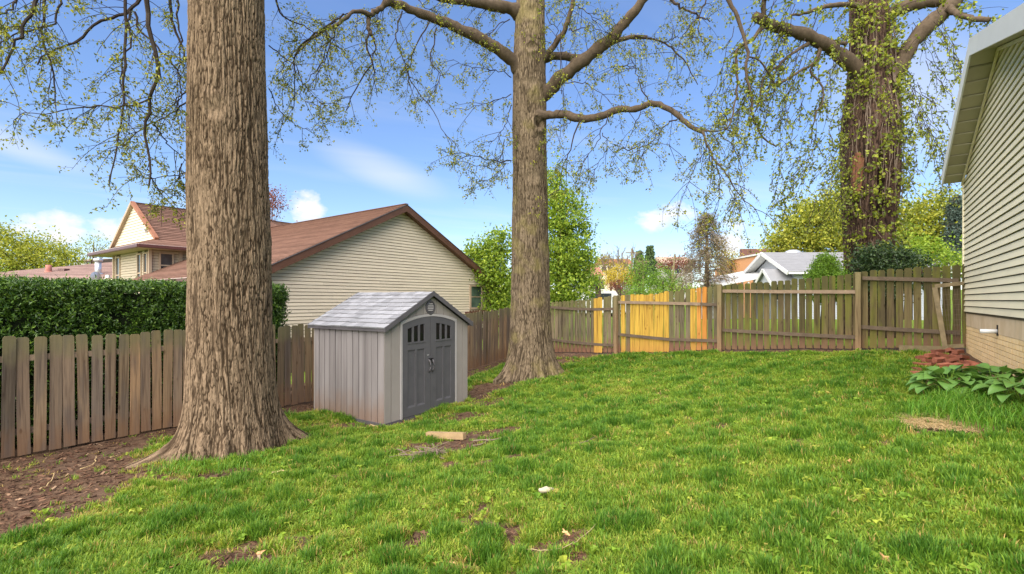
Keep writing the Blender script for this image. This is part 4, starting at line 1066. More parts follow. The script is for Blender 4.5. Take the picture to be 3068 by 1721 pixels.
dl = door(DX0+.004, DC-.004, False); dr = door(DC+.004, DX1-.004, True)
MB().box((DC-.06, -.035, 1.075), (DC+.06, -.013, 1.11)).tube([(DC-.03, -.03, 1.07), (DC-.02, -.05, 1.02), (DC+.02, -.05, 1.02), (DC+.03, -.03, 1.07)], [.008]*4, 6).build('latch', M['black'], sh)
MB().box((DC-.10, -.0135, 1.175), (DC-.045, -.0125, 1.183)).build('paint_scuff', M['white'], sh)
# oval vent
vc = (DC, 2.135)
mb = MB(); nn = 20
def oval(t, k): 
    x = math.cos(t)*.135*k; z = math.sin(t)*.138*k
    if math.sin(t) < -.2: z *= 1+.16*max(0, 1-abs(math.cos(t)*1.6))
    return (vc[0]+x, vc[1]+z)
for k in range(nn):
    t0, t1 = 2*math.pi*k/nn, 2*math.pi*(k+1)/nn
    a, b, c, d = oval(t0, .8), oval(t1, .8), oval(t1, 1.0), oval(t0, 1.0)
    mb.hexa([(a[0], -.03, a[1]), (b[0], -.03, b[1]), (c[0], -.02, c[1]), (d[0], -.02, d[1]), (a[0], .0, a[1]), (b[0], .0, b[1]), (c[0], .0, c[1]), (d[0], .0, d[1])])
vt_ = mb.build('vent', M['shed_dark'], sh)
MB().prism([(oval(2*math.pi*k/nn, .8)[0], -.006, oval(2*math.pi*k/nn, .8)[1]) for k in range(nn)], (0, .004, 0)).build('louvre_back', M['shed_dark'], vt_)
for k in range(5):
    z = vc[1]-.066+k*.034; hw_ = .088*math.sqrt(max(.1, 1-((z-vc[1])/.1)**2))
    MB().hexa([(vc[0]-hw_, -.022, z-.006), (vc[0]+hw_, -.022, z-.006), (vc[0]+hw_, -.008, z+.008), (vc[0]-hw_, -.008, z+.008), (vc[0]-hw_, -.024, z+.002), (vc[0]+hw_, -.024, z+.002), (vc[0]+hw_, -.010, z+.016), (vc[0]-hw_, -.010, z+.016)]).build('louvre', M['shed_trim'], vt_)
# roof: moulded shingles, each a tab
EO = .09; ovx = .07
for sgn in (-1, 1):
    def rp(t, y, n=0.0):      # t from eave 0 to ridge 1
        x = -ovx+(W_/2+ovx)*t; z = HE-ovx*sl+.02+sl*(W_/2+ovx)*t
        x, z = x-n*sl/math.hypot(1, sl), z+n/math.hypot(1, sl)
        return (x if sgn < 0 else W_-x, y, z)
    P = [rp(0, -EO), rp(1, -EO), rp(1, D_+EO), rp(0, D_+EO)]
    rf_ = MB().prism(P, (0, 0, .03)).build('roof', M['shed_dark'], sh)
    rows, cols = 9, 11
    for r_ in range(rows):
        wav = [random.uniform(0, .012) for _ in range(cols+1)]
        ofs = (r_ % 2)*.5
        for c_ in range(cols+1):
            y0_ = -EO+(c_-ofs)*(D_+2*EO)/cols; y1_ = y0_+(D_+2*EO)/cols-.006
            y0_, y1_ = max(y0_, -EO), min(y1_, D_+EO)
            if y1_-y0_ < .03: continue
            t0, t1 = r_/rows, min((r_+1.12)/rows, 1.0)
            l0, l1 = .046+wav[c_ % (cols+1)]+random.uniform(0, .006), .046+wav[(c_+1) % (cols+1)]+random.uniform(0, .004)
            tj = random.uniform(-.008, .008)
            MB().hexa([rp(t0+tj, y0_, .028), rp(t0+tj, y1_, .028), rp(t1, y1_, .028), rp(t1, y0_, .028),
                       rp(t0+tj, y0_, l0), rp(t0+tj, y1_, l1), rp(t1, y1_, .034), rp(t1, y0_, .034)]).build('shingle', M['shed_roof'], rf_)
    for yy in (-EO-.012, D_+EO+.002):
        a, b = np.array(rp(0, yy)), np.array(rp(1, yy))
        MB().hexa([a-(0, 0, .05), b-(0, 0, .05), b-(0, -.012, .05), a-(0, -.012, .05), a+(0, 0, .045), b+(0, 0, .045), b+(0, .012, .045), a+(0, .012, .045)]).build('rake_trim', M['shed_dark'], rf_)
    a, b = np.array(rp(0, -EO)), np.array(rp(0, D_+EO))
    MB().beam(a+(-.008*-sgn*-1, 0, -.005), b+(-.008*-sgn*-1, 0, -.005), .014, .055).build('drip_edge', M['shed_dark'], rf_)
for k in range(9):
    y0_ = -EO+k*(D_+2*EO)/9; y1_ = y0_+(D_+2*EO)/9-.006
    zz = HR+.045+random.uniform(0, .012)
    MB().hexa([(W_/2-.14, y0_, zz-.105), (W_/2-.14, y1_, zz-.105), (W_/2, y1_, zz-.02), (W_/2, y0_, zz-.02), (W_/2-.14, y0_, zz-.085), (W_/2-.14, y1_, zz-.085+random.uniform(0, .01)), (W_/2, y1_, zz), (W_/2, y0_, zz)]).build('ridge_tile', M['shed_roof'], sh)
    MB().hexa([(W_/2+.001, y0_, zz-.02), (W_/2+.001, y1_, zz-.02), (W_/2+.14, y1_, zz-.105), (W_/2+.14, y0_, zz-.105), (W_/2+.001, y0_, zz), (W_/2+.001, y1_, zz), (W_/2+.14, y1_, zz-.085), (W_/2+.14, y0_, zz-.085)]).build('ridge_tile', M['shed_roof'], sh)
# ------------------------------------------------------------------ trees: tools
def smooth_path(pts, n, jit=0.0, rg=rng):
    P = np.array(pts, float); m = len(P)
    t = np.concatenate([[0], np.cumsum(np.linalg.norm(np.diff(P, axis=0), axis=1))]); t /= t[-1]
    q = np.linspace(0, 1, n); out = np.zeros((n, P.shape[1]))
    Pe = np.concatenate([[2*P[0]-P[1]], P, [2*P[-1]-P[-2]]])
    k = np.clip(np.searchsorted(t, q, 'right')-1, 0, m-2)
    f = ((q-t[k])/(t[k+1]-t[k]))[:, None]
    a, b, c, d = Pe[k], Pe[k+1], Pe[k+2], Pe[k+3]
    out = .5*((2*b)+(-a+c)*f+(2*a-5*b+4*c-d)*f**2+(-a+3*b-3*c+d)*f**3)
    if jit: out[1:-1, :3] += rg.normal(0, jit, (n-2, 3))
    return out
def grow(P, n, len_r, ang_r, droop, K2, tmin=.15, jit=.08, rg=rng):
    N, K, _ = P.shape
    t = rg.uniform(tmin, 1, (N, n))*(K-1); i = np.clip(t.astype(int), 0, K-2); f = (t-i)[..., None]
    idx = np.arange(N)[:, None]
    p = P[idx, i]*(1-f)+P[idx, i+1]*f
    T = P[idx, i+1]-P[idx, i]; T /= np.linalg.norm(T, axis=-1, keepdims=True)+1e-9
    p, T = p.reshape(-1, 3), T.reshape(-1, 3); M_ = len(p)
    r = rg.normal(size=(M_, 3)); r -= (r*T).sum(1, keepdims=True)*T; r /= np.linalg.norm(r, axis=1, keepdims=True)
    a = np.radians(rg.uniform(*ang_r, M_))[:, None]
    d = T*np.cos(a)+r*np.sin(a)
    Ln = rg.uniform(*len_r, M_)[:, None]
    out = np.zeros((M_, K2, 3)); out[:, 0] = p
    for k in range(1, K2):
        d = d+np.array([0, 0, -droop])/(K2-1)+rg.normal(0, jit, (M_, 3))
        d /= np.linalg.norm(d, axis=1, keepdims=True)
        out[:, k] = out[:, k-1]+d*Ln/(K2-1)
    return out
def leaves_np(P, size, aspect=.5, down=.5, rg=rng, fold=.18):
    N = len(P); P = np.asarray(P)
    ax = rg.normal(size=(N, 3)); ax[:, 2] -= down; ax /= np.linalg.norm(ax, axis=1, keepdims=True)
    r = rg.normal(size=(N, 3)); s_ = np.cross(ax, r); s_ /= np.linalg.norm(s_, axis=1, keepdims=True)+1e-9
    nn = np.cross(ax, s_)
    L_ = (np.asarray(size)*rg.uniform(.65, 1.25, N))[:, None]
    w_ = L_*aspect
    V = np.stack([P, P+ax*L_*.45+s_*w_*.5+nn*L_*fold*.5, P+ax*L_-nn*L_*fold*.3, P+ax*L_*.45-s_*w_*.5+nn*L_*fold*.5], 1).reshape(-1, 3)
    Q = np.arange(4*N).reshape(N, 4)
    return V, Q
def along(P, per, tmin=.3, spread=.02, cl=3, rg=rng):
    N, K, _ = P.shape
    t = rg.uniform(tmin, 1.0, (N, per))*(K-1); i = np.clip(t.astype(int), 0, K-2); f = (t-i)[..., None]
    idx = np.arange(N)[:, None]
    p = (P[idx, i]*(1-f)+P[idx, i+1]*f).reshape(-1, 3)
    p = np.repeat(p, cl, 0)
    return p+rg.normal(0, spread, p.shape)
def stuff(name, V, Q, mat, parent, off=None):
    o = link(name, mesh_np(name, V, Q), mat, parent, off); o['kind'] = 'stuff'; return o

def trunk(parent, prof, mat, nA=360, dz=.022, K=8.0, Kz=2.0, depth=.028, roots=(), wid=.16, name='trunk', cav=None, scars=()):
    """prof rows: z, cx, cy, r in the tree's own space; furrowed bark is real relief"""
    prof = np.array(prof, float); zs = np.arange(prof[0, 0], prof[-1, 0], dz); nZ = len(zs)
    cx, cy, rr = [np.interp(zs, prof[:, 0], prof[:, i]) for i in (1, 2, 3)]
    k3 = np.ones(9)/9
    def sm(a): return np.convolve(np.pad(a, 4, 'edge'), k3, 'valid')
    cx, cy, rr = sm(cx), sm(cy), sm(rr)
    th = np.arange(nA)*2*math.pi/nA
    TH, Z = np.meshgrid(th, zs); c, s_ = np.cos(TH), np.sin(TH)
    Rm = np.repeat(rr[:, None], nA, 1)
    Rm = Rm*(1+.035*vnoise(c*1.3+3, s_*1.3, Z*.5)+.02*vnoise(c*3, s_*3+5, Z*.9))
    zz = Z-prof[0, 0]-.1
    for (a0, w_, ext, dec) in roots:
        da = np.abs((TH-a0+math.pi) % (2*math.pi)-math.pi)
        Rm = Rm+ext*np.exp(-(da/w_)**2)*np.exp(-np.clip(zz, 0, 9)/dec)
    wz = Z+.10*vnoise(c*3+9, s_*3, Z*1.3)
    tw = .05*vnoise(c*2, s_*2+4, Z*1.1)
    K_ = max(4.0, K*.35)
    ph = 2.6*vnoise(c*K_*.5, s_*K_*.5, wz*1.1+5)+1.9*vnoise(c*K_+7, s_*K_, wz*Kz)+.8*vnoise(c*K_*2.6, s_*K_*2.6+3, wz*Kz*3)
    n1 = np.sin(TH*round(K)+ph)
    ph2 = 2.2*vnoise(c*K_+17, s_*K_+2, wz*Kz*1.2)+1.2*vnoise(c*K_*2.5+5, s_*K_*2.5, wz*Kz*3.6)
    n2 = np.sin(TH*round(K*1.9)+ph2)
    am1 = .6+.4*sstep(-.5, .4, vnoise(c*K_*1.3, s_*K_*1.3, wz*1.7)); am2 = sstep(-.35, .5, vnoise(c*K_*1.7+9, s_*K_*1.7, wz*2.3))
    n3 = vnoise(c*3.2+11, s_*3.2+3, wz*.6+4)
    fur = np.maximum(am1*np.exp(-(n1/(wid*3.1))**2), .7*am2*np.exp(-(n2/(wid*3.0))**2))
    fur = fur*(.75+.25*n3)
    brk = vnoise(c*K_*3+2, s_*K_*3+8, Z*13)          # cross breaks
    nk = vnoise((c+tw)*K_*1.9+40, (s_+tw)*K_*1.9, wz*Kz*2.6)+.5*vnoise(c*K_*4, s_*K_*4+6, wz*Kz*6)
    fur = np.maximum(fur, .85*np.exp(-(nk/(wid*.85))**2))
    fur = np.maximum(fur, .65*np.exp(-(brk/.13)**2)*(n2 > -.5))
    for (ta, z0, w_, h_, dp) in scars:                 # old branch scars: swollen ring, smoother centre
        da = ((TH-ta+math.pi) % (2*math.pi)-math.pi)*Rm
        q_ = np.sqrt((da/w_)**2+((Z-z0)/h_)**2)+.28*vnoise(c*9+z0, s_*9, Z*7)
        Rm = Rm+dp*np.exp(-((q_-1)/.35)**2)-dp*1.3*np.exp(-(q_/.55)**2)
        fur = fur*(1-.35*np.exp(-(q_/.9)**4)); fur = np.maximum(fur, (.75 if dp > .02 else .4)*np.exp(-((q_-.9)/.2)**2)*sstep(-.1, .5, np.sin(np.arctan2(Z-z0, da))))
        if dp > .04: fur = np.maximum(fur, np.exp(-(q_/.42)**4))
    Rm = Rm-depth*fur*(.6+.4*vnoise(c*4, s_*4, Z*1.7))+.010*vnoise(c*14, s_*14, Z*5)
    if cav:
        (ta, z0, w_, h_, dp) = cav
        da = ((TH-ta+math.pi) % (2*math.pi)-math.pi)*Rm
        q_ = np.sqrt((da/w_)**2+((Z-z0)/h_)**2)+.25*vnoise(c*6, s_*6, Z*3)
        Rm = Rm-dp*np.exp(-np.clip(q_, 0, 9)**4); fur = np.maximum(fur, np.exp(-(q_/.75)**4))
    X = cx[:, None]+Rm*c; Y = cy[:, None]+Rm*s_
    V = np.stack([X, Y, Z], -1).reshape(-1, 3)
    ii = np.arange(nZ*nA).reshape(nZ, nA); jn = np.roll(ii, -1, 1)
    Q = np.stack([ii[:-1], jn[:-1], jn[1:], ii[1:]], -1).reshape(-1, 4)
    me = mesh_np(name, V, [Q, np.arange((nZ-1)*nA, nZ*nA).reshape(1, -1)], True)
    a = me.attributes.new('furrow', 'FLOAT', 'POINT'); a.data.foreach_set('value', np.clip(fur, 0, 1).ravel().astype(np.float32))
    return link(name, me, mat, parent)

class TreeB:
    def __init__(s, root): s.root = root; s.o = np.array(root.location); s.tw = []; s.lv = []; s.guides = []
    def limb(s, uvd, r0, r1, n=26, sides=10, mat=None, jit=.012, name='limb'):
        P = smooth_path([UV(*p) for p in uvd], n, jit)-s.o
        rad = np.linspace(r0, r1, n)*(1+.06*rng.normal(size=n))
        rad[0] *= 1.35; rad[1] *= 1.12
        mb = MB().tube(P, rad, sides); mb.build(name, mat or M['limb'], s.root, True)
        s.guides.append(P); return P
    def twigs(s, P, r0, r1, S=4):
        N, K, _ = P.shape
        s.tw.append(tubes_np(P, np.broadcast_to(np.linspace(r0, r1, K)[None], (N, K)), S))
    def leaves(s, P, size, **k): s.lv.append(leaves_np(P, size, **k))
    def finish(s, lmat, tname='twigs', lname='foliage'):
        for arr, nm, mt in ((s.tw, tname, M['twig']), (s.lv, lname, lmat)):
            if not arr: continue
            Vs, Qs, n = [], [], 0
            for V, Q in arr: Vs.append(V); Qs.append(Q+n); n += len(V)
            stuff(nm, np.concatenate(Vs), np.concatenate(Qs), mt, s.root)
def guide(t, uvd, n=14, jit=.02): return (smooth_path([UV(*p) for p in uvd], n, jit)-t.o)[None]
def fromcrop(x0, y0, sc, pts, d0, d1):
    n = len(pts); return [(x0+sc*a, y0+sc*b, d0+(d1-d0)*i/max(1, n-1)) for i, (a, b) in enumerate(pts)]
def clothe(t, P, n1, l1, n2, l2, droop=(1.0, .9), per=3, cl=3, size=.05, r=.006, ang=(25, 70), asp=.5, spread=.022, tmin=.1, n3=0):
    A = grow(P, n1, l1, ang, droop[0], 6, tmin); t.twigs(A, r, r*.45)
    B = grow(A, n2, l2, (25, 75), droop[1], 5, .2); t.twigs(B, r*.42, r*.22, 3)
    t.leaves(along(B, per, .25, spread, cl), size, aspect=asp); t.leaves(along(A, max(1, per-1), .5, spread, cl), size, aspect=asp)

# ------------------------------------------------------------------ big oak on the left
tx1, ty1 = (690-U0)/F*7.35, 7.35
T1 = thing('tree', 'massive furrowed trunk of the big tree beside the left fence', 'tree', (tx1, ty1, g1(tx1, ty1)-.12))
pi = math.pi
trunk(T1, [(0, .05, 0, .70), (.25, .05, 0, .675), (.55, .04, 0, .64), (.95, .03, 0, .60), (1.5, .01, 0, .575), (2.2, 0, 0, .56), (3.2, 0, 0, .55), (4.4, -.02, 0, .54), (5.8, -.04, 0, .53), (7.5, -.05, 0, .51), (8.4, -.05, 0, .48)], M['bark_a'], 580, .018, 27, 1.9, .036,
      roots=[(-2.45, .20, .62, .16), (-2.05, .14, .20, .26), (-1.62, .12, .16, .26), (-1.2, .11, .17, .28), (-.85, .12, .14, .25), (-.45, .18, .13, .2), (.6, .3, .5, .25), (2.0, .4, .5, .25), (3.0, .3, .5, .22)],
      scars=[(-1.32, 5.05, .17, .2, .014), (-1.72, 3.6, .09, .7, .006)], wid=.21)
B1 = TreeB(T1)
c1 = lambda pts, d0, d1: fromcrop(0, 0, .4153, pts, d0, d1)
# limbs above the frame, from which the hanging branches come
top = np.array([tx1, ty1, 0])
def limbw(t, pts, r0, r1, n=22): 
    P = smooth_path(pts, n, .03)-t.o; MB().tube(P, np.linspace(r0, r1, n), 10).build('limb', M['limb'], t.root, True); return P
limbw(B1, [(tx1, ty1, 7.3), (tx1-1.2, ty1-.3, 8.0), (tx1-2.6, ty1-.4, 8.3), (tx1-4.5, ty1-.2, 7.9)], .22, .05)
limbw(B1, [(tx1, ty1, 7.8), (tx1-.8, ty1-1.3, 8.4), (tx1-1.6, ty1-2.4, 8.3), (tx1-3.2, ty1-3.0, 7.6)], .2, .04)
limbw(B1, [(tx1, ty1, 7.6), (tx1+1.3, ty1+.2, 8.3), (tx1+2.8, ty1+.3, 8.5), (tx1+4.6, ty1+.2, 8.0)], .2, .05)
limbw(B1, [(tx1, ty1, 8.0), (tx1+.3, ty1+1.0, 10), (tx1+.2, ty1+1.3, 12)], .3, .1)
limbw(B1, [(tx1, ty1, 7.9), (tx1-.7, ty1+1.3, 9.2), (tx1-2.2, ty1+2.0, 9.2)], .22, .06)
gl = [([(300, -180), (262, 0), (200, 130), (130, 260), (60, 400), (0, 530), (-40, 640)], 6.2, 5.8, .020),
      ([(330, -150), (325, 0), (310, 150), (320, 330), (370, 470), (385, 640), (400, 760)], 6.8, 6.5, .015),
      ([(1080, -120), (1000, 0), (940, 80), (820, 110), (700, 180), (560, 290), (380, 360), (270, 470)], 7.4, 6.9, .022),
      ([(910, -160), (905, 0), (900, 300), (905, 600), (890, 830), (850, 1000), (820, 1180), (790, 1330)], 6.6, 6.6, .016),
      ([(1050, -200), (1060, 0), (1070, 200), (1100, 340), (1140, 450), (1150, 590), (1080, 700), (1075, 830), (1040, 930), (1090, 1200), (1075, 1340)], 6.4, 6.6, .024),
      ([(1215, -140), (1230, 0), (1240, 130), (1290, 300), (1350, 430), (1385, 540), (1420, 640)], 7.9, 7.9, .02),
      ([(940, 80), (930, 200), (950, 330), (890, 400), (880, 560), (900, 720)], 6.9, 6.8, .012),
      ([(970, 85), (1000, 200), (1090, 300), (1200, 400), (1280, 520), (1300, 700), (1270, 830)], 7.2, 7.4, .012),
      ([(1280, 0), (1290, 160), (1310, 330), (1290, 520), (1280, 620)], 7.6, 7.6, .012),
      ([(1085, 715), (930, 770), (700, 770), (560, 775), (380, 815), (150, 825), (110, 870)], 6.6, 6.9, .009),
      ([(1360, 730), (1230, 820), (1100, 890), (980, 960), (880, 1060), (760, 1090)], 7.9, 7.4, .010),
      ([(1385, 640), (1300, 700), (1200, 790), (1090, 880)], 7.9, 7.3, .010),
      ([(1110, 900), (1200, 1010), (1290, 1110), (1380, 1180)], 6.7, 7.8, .008),
      ([(1400, 1180), (1330, 1250), (1200, 1270), (1080, 1290), (950, 1240)], 7.7, 7.2, .008),
      ([(150, -100), (100, 40), (20, 100), (-60, 170)], 6.0, 5.7, .012),
      ([(480, -120), (430, 20), (400, 170), (300, 210), (100, 250), (-30, 340)], 6.7, 6.2, .013),
      ([(1310, 1180), (1290, 1300), (1350, 1400), (1390, 1480)], 7.6, 7.7, .007),
      ([(1060, 1220), (1120, 1340), (1240, 1400), (1380, 1440)], 6.9, 7.7, .006),
      # right of the trunk
      ([(1980, -60), (2010, 60), (2050, 130), (2200, 190), (2330, 300)], 8.4, 8.6, .014),
      ([(2420, 150), (2300, 230), (2200, 300), (2120, 430), (2130, 620), (2110, 800)], 8.2, 8.5, .014),
      ([(2480, 100), (2350, 220), (2380, 330), (2300, 520), (2260, 650)], 8.2, 8.4, .011),
      ([(1940, 330), (2030, 400), (2130, 480), (2200, 620), (2330, 760)], 8.2, 8.2, .008),
      ([(1940, 640), (2000, 760), (2080, 860), (2200, 930), (2300, 940)], 8.0, 8.2, .007)]
for pts, d0, d1, r in gl:
    g_ = guide(B1, c1(pts, d0, d1), 18, .012); B1.twigs(g_, r*1.35, r*.45, 6)
    ln = np.linalg.norm(np.diff(g_[0], axis=0), axis=1).sum()
    clothe(B1, g_, int(4+ln*4), (.25, .8), 4, (.10, .32), per=2, cl=5, size=.046, r=.0055, spread=.028, droop=(.5, .5))
B1.finish(M['leaf_oak'])
# a root sucker with a few leaves at the foot
# ------------------------------------------------------------------ middle tree
D2 = 13.2; tx2 = (1590-U0)/F*D2
T2 = thing('tree', 'tall tree with knobbly trunk and spreading limbs in the middle', 'tree', (tx2, D2, g1(tx2, D2)-.12))
zt_ = lambda v: CAMZ+(VH-v)/F*D2-T2.location.z
trunk(T2, [(0, 0, 0, .72), (.25, 0, 0, .70), (.6, 0, 0, .655), (1.05, 0, 0, .59), (1.6, 0, 0, .545), (2.6, -.01, 0, .515), (4.0, -.02, 0, .49), (5.5, -.02, 0, .475), (7.2, -.04, 0, .465), (8.6, -.04, 0, .44), (10.5, 0, 0, .38), (13, .05, 0, .28)], M['bark_b'], 420, .025, 24, 1.8, .024,
      roots=[(-2.6, .25, .45, .28), (-2.1, .18, .22, .35), (-1.65, .15, .25, .3), (-1.2, .16, .22, .3), (-.7, .2, .3, .32), (-.2, .25, .42, .28), (1.0, .3, .5, .25), (2.3, .3, .5, .25)],
      scars=[(-1.08, zt_(388), .17, .19, .06), (-1.45, zt_(165), .15, .15, .03), (-1.5, zt_(270), .22, .17, .02), (-1.6, zt_(60), .22, .2, .018), (-1.5, zt_(545), .28, .2, .012)], wid=.22)
B2 = TreeB(T2)
c2_ = lambda pts, d0, d1: fromcrop(900, 0, .4153, pts, d0, d1)
c3_ = lambda pts, d0, d1: fromcrop(1900, 0, .4534, pts, d0, d1)
la_ = B2.limb(c2_([(1580, 500), (1500, 410), (1400, 340), (1270, 265), (1100, 185), (960, 130), (830, 85), (720, 40), (640, 5), (560, -60)], 13.1, 11.2), .17, .085, 34)
B2.limb(c2_([(640, 10), (570, 70), (505, 115), (490, 190), (515, 260)], 11.35, 11.1), .075, .04, 18)
B2.limb(c2_([(505, 115), (450, 90), (390, 80), (300, 150), (180, 220), (60, 300), (-40, 400)], 11.2, 10.2), .05, .018, 20)
B2.limb(c2_([(1580, 100), (1500, 55), (1400, 40), (1250, 12), (1080, -5), (900, -40)], 13.2, 12.2), .17, .09, 20)
B2.limb(c2_([(1690, 740), (1780, 665), (1850, 590), (1950, 500), (2100, 390), (2250, 270), (2350, 150), (2430, 60), (2520, -60)], 13.25, 11.8), .21, .11, 30)
B2.limb(c2_([(1740, 420), (1830, 408), (1930, 408), (2020, 420), (2120, 370), (2300, 290), (2408, 265), (2500, 270)], 13.4, 13.8), .13, .05, 20)
B2.limb(c2_([(1740, 450), (1800, 370), (1850, 300), (1910, 210), (1950, 80), (1975, -40)], 13.1, 12.6), .09, .05, 18)
lb_ = B2.limb(c2_([(1700, 835), (1830, 825), (1920, 832), (2010, 855), (2150, 842), (2300, 792), (2408, 788)], 12.9, 11.9)+c3_([(100, 690), (180, 695), (260, 735), (330, 800), (400, 855), (450, 872)], 11.8, 11.3), .115, .05, 40)
B2.limb(c3_([(450, 870), (480, 950), (525, 1050), (600, 1140), (700, 1290), (810, 1400)], 11.3, 11.0), .028, .008, 20)
B2.limb(c3_([(440, 870), (540, 870), (600, 850), (640, 760)], 11.3, 11.2), .02, .008, 10)
# branches hanging into the frame
gm = [(c2_, [(500, 210), (480, 300), (490, 400), (520, 460), (450, 560), (390, 680), (330, 800)], 11.1, 10.9, .018),
      (c2_, [(520, 260), (545, 330), (520, 460), (530, 560), (555, 700)], 11.1, 11.0, .014),
      (c2_, [(735, 80), (700, 200), (690, 330), (760, 470), (790, 600), (830, 720)], 11.4, 11.2, .012),
      (c2_, [(930, 160), (900, 220), (830, 330), (790, 450), (780, 550), (880, 700), (960, 830), (1030, 960), (1100, 1040)], 11.7, 11.4, .012),
      (c2_, [(985, 200), (960, 300), (940, 420), (1000, 520), (1005, 570), (960, 680), (900, 750)], 11.8, 11.6, .012),
      (c2_, [(190, 230), (220, 310), (300, 350), (340, 430), (420, 460)], 10.9, 10.7, .012),
      (c2_, [(60, 290), (-50, 380), (-130, 480), (-120, 600)], 10.4, 10.2, .010),
      (c2_, [(280, 165), (200, 330), (140, 480), (60, 560), (0, 690), (90, 760)], 10.8, 10.2, .010),
      (c2_, [(850, 0), (900, 60), (980, 80), (1050, 110)], 12.2, 12.0, .008),
      (c2_, [(1510, 140), (1450, 160), (1380, 230), (1300, 250), (1200, 130)], 13.0, 12.2, .010),
      (c2_, [(1520, 560), (1450, 520), (1330, 500), (1200, 480), (1100, 430)], 13.0, 11.9, .009),
      (c2_, [(1520, 680), (1430, 720), (1300, 760), (1190, 800)], 13.0, 12.0, .009),
      (c2_, [(1520, 760), (1490, 880), (1440, 960), (1380, 1030), (1300, 1050)], 13.0, 12.3, .009),
      (c2_, [(1520, 1160), (1430, 1165), (1350, 1150), (1200, 1110), (1080, 1100), (980, 1085)], 13.0, 11.6, .012),
      (c2_, [(1470, 1020), (1440, 1140), (1400, 1220), (1250, 1190), (1200, 1280)], 12.8, 12.0, .009),
      (c2_, [(1480, 1180), (1420, 1250), (1330, 1310), (1260, 1300)], 12.6, 12.0, .007),
      (c2_, [(1800, 430), (1850, 240), (1800, 150), (1760, 60)], 12.6, 12.2, .010),
      (c2_, [(1880, 330), (1885, 500), (1890, 650), (1905, 790)], 12.5, 12.5, .006),
      (c2_, [(1940, 210), (2000, 220), (2100, 170), (2180, 250), (2250, 200)], 12.4, 12.0, .010),
      (c2_, [(1960, 30), (2050, 80), (2130, 160), (2180, 240)], 12.4, 12.2, .009),
      (c2_, [(1900, 600), (2020, 590), (2120, 640), (2240, 740), (2330, 780)], 12.4, 12.0, .009),
      (c2_, [(2020, 870), (1980, 960), (1950, 1080), (1890, 1230), (1850, 1400)], 12.3, 12.2, .014),
      (c2_, [(2220, 830), (2180, 930), (2130, 1040), (2060, 1150), (2020, 1250)], 12.0, 11.9, .010),
      (c2_, [(2180, 960), (2210, 1070), (2140, 1200), (2110, 1330)], 12.0, 11.9, .008),
      (c2_, [(1950, 880), (1860, 930), (1800, 1010)], 12.3, 12.2, .007),
      (c2_, [(2408, 480), (2300, 490), (2290, 560)], 12.1, 12.0, .008),
      (c2_, [(2408, 1070), (2290, 1085), (2250, 1200)], 12.0, 11.9, .010),
      (c3_, [(0, 240), (100, 260), (200, 290), (270, 350), (350, 420), (420, 560)], 12.4, 11.8, .020),
      (c3_, [(180, 290), (290, 245), (420, 240)], 12.2, 12.0, .010),
      (c3_, [(100, 690), (40, 560), (10, 450), (-20, 380)], 11.9, 11.9, .012),
      (c3_, [(300, 780), (200, 840), (100, 960), (20, 1080)], 11.5, 11.4, .010),
      (c3_, [(0, 980), (80, 960), (150, 945), (240, 960)], 11.8, 11.6, .010),
      (c3_, [(0, 840), (60, 740), (130, 820), (60, 940)], 11.7, 11.6, .008),
      (c3_, [(240, 0), (330, 60), (420, 100), (500, 145)], 11.6, 11.2, .026),
      (c3_, [(480, -20), (440, 90), (430, 200), (470, 300), (490, 380)], 11.4, 11.2, .012),
      (c3_, [(430, 110), (360, 180), (300, 300), (260, 400)], 11.4, 11.4, .010),
      (c3_, [(500, 950), (440, 1050), (380, 1150), (340, 1250), (320, 1310)], 11.2, 11.0, .008),
      (c3_, [(530, 1060), (560, 1180), (560, 1320), (540, 1420)], 11.1, 11.0, .007),
      (c3_, [(620, 1150), (640, 1270), (700, 1400)], 11.0, 11.0, .007),
      (c3_, [(560, 880), (640, 960), (700, 1100), (720, 1280)], 11.2, 11.0, .008)]
for f_, pts, d0, d1, r in gm:
    g_ = guide(B2, f_(pts, d0, d1), 16, .02); B2.twigs(g_, r*1.5, r*.5, 5)
    ln = np.linalg.norm(np.diff(g_[0], axis=0), axis=1).sum()
    clothe(B2, g_, int(4+ln*2.7), (.3, 1.0), 4, (.15, .45), per=2, cl=5, size=.062, r=.0075, droop=(.6, .6), spread=.036)
# shoots straight off the limbs
for P in B2.guides:
    clothe(B2, P[None], 13, (.35, 1.0), 4, (.15, .45), per=2, cl=5, size=.062, r=.008, droop=(1.0, .7), spread=.036)
B2.finish(M['leaf_oak'])
rp_ = UV(1680, 120, 12.5)
rope = thing('rope', 'thin dark rope hanging from the middle tree limb', 'rope', tuple(rp_))
MB().tube([(0, 0, .25), (0, .0, -.9), (.02, 0, -1.4)], [.012, .012, .01], 6).build('cord', M['twig'], rope)

# ------------------------------------------------------------------ big leafy trunk behind the back fence (linden with shoots)
D3 = 14.8; tx3 = (2608-U0)/F*D3
T3 = thing('tree', 'old hollow trunk covered in bright young leaves behind the fence', 'tree', (tx3, D3, g1(tx3, D3)-.12))
zt3 = lambda v: CAMZ+(VH-v)/F*D3-T3.location.z
trunk(T3, [(0, -.05, 0, .80), (.6, -.05, 0, .70), (1.5, -.05, 0, .64), (zt3(740), -.06, 0, .64), (zt3(640), -.02, 0, .70), (zt3(560), 0, 0, .75), (zt3(400), 0, 0, .78), (zt3(330), .02, 0, .74), (zt3(250), .0, 0, .63), (zt3(120), -.02, 0, .54), (zt3(0), -.05, 0, .51), (zt3(-200), -.1, 0, .45)], M['bark_c'], 340, .03, 26, .9, .06,
      roots=[(-2.5, .3, .3, .4), (-1.2, .3, .3, .4), (.5, .3, .3, .4)], wid=.22, cav=(-1.60, zt3(590), .24, 1.2, .45))
B3 = TreeB(T3)
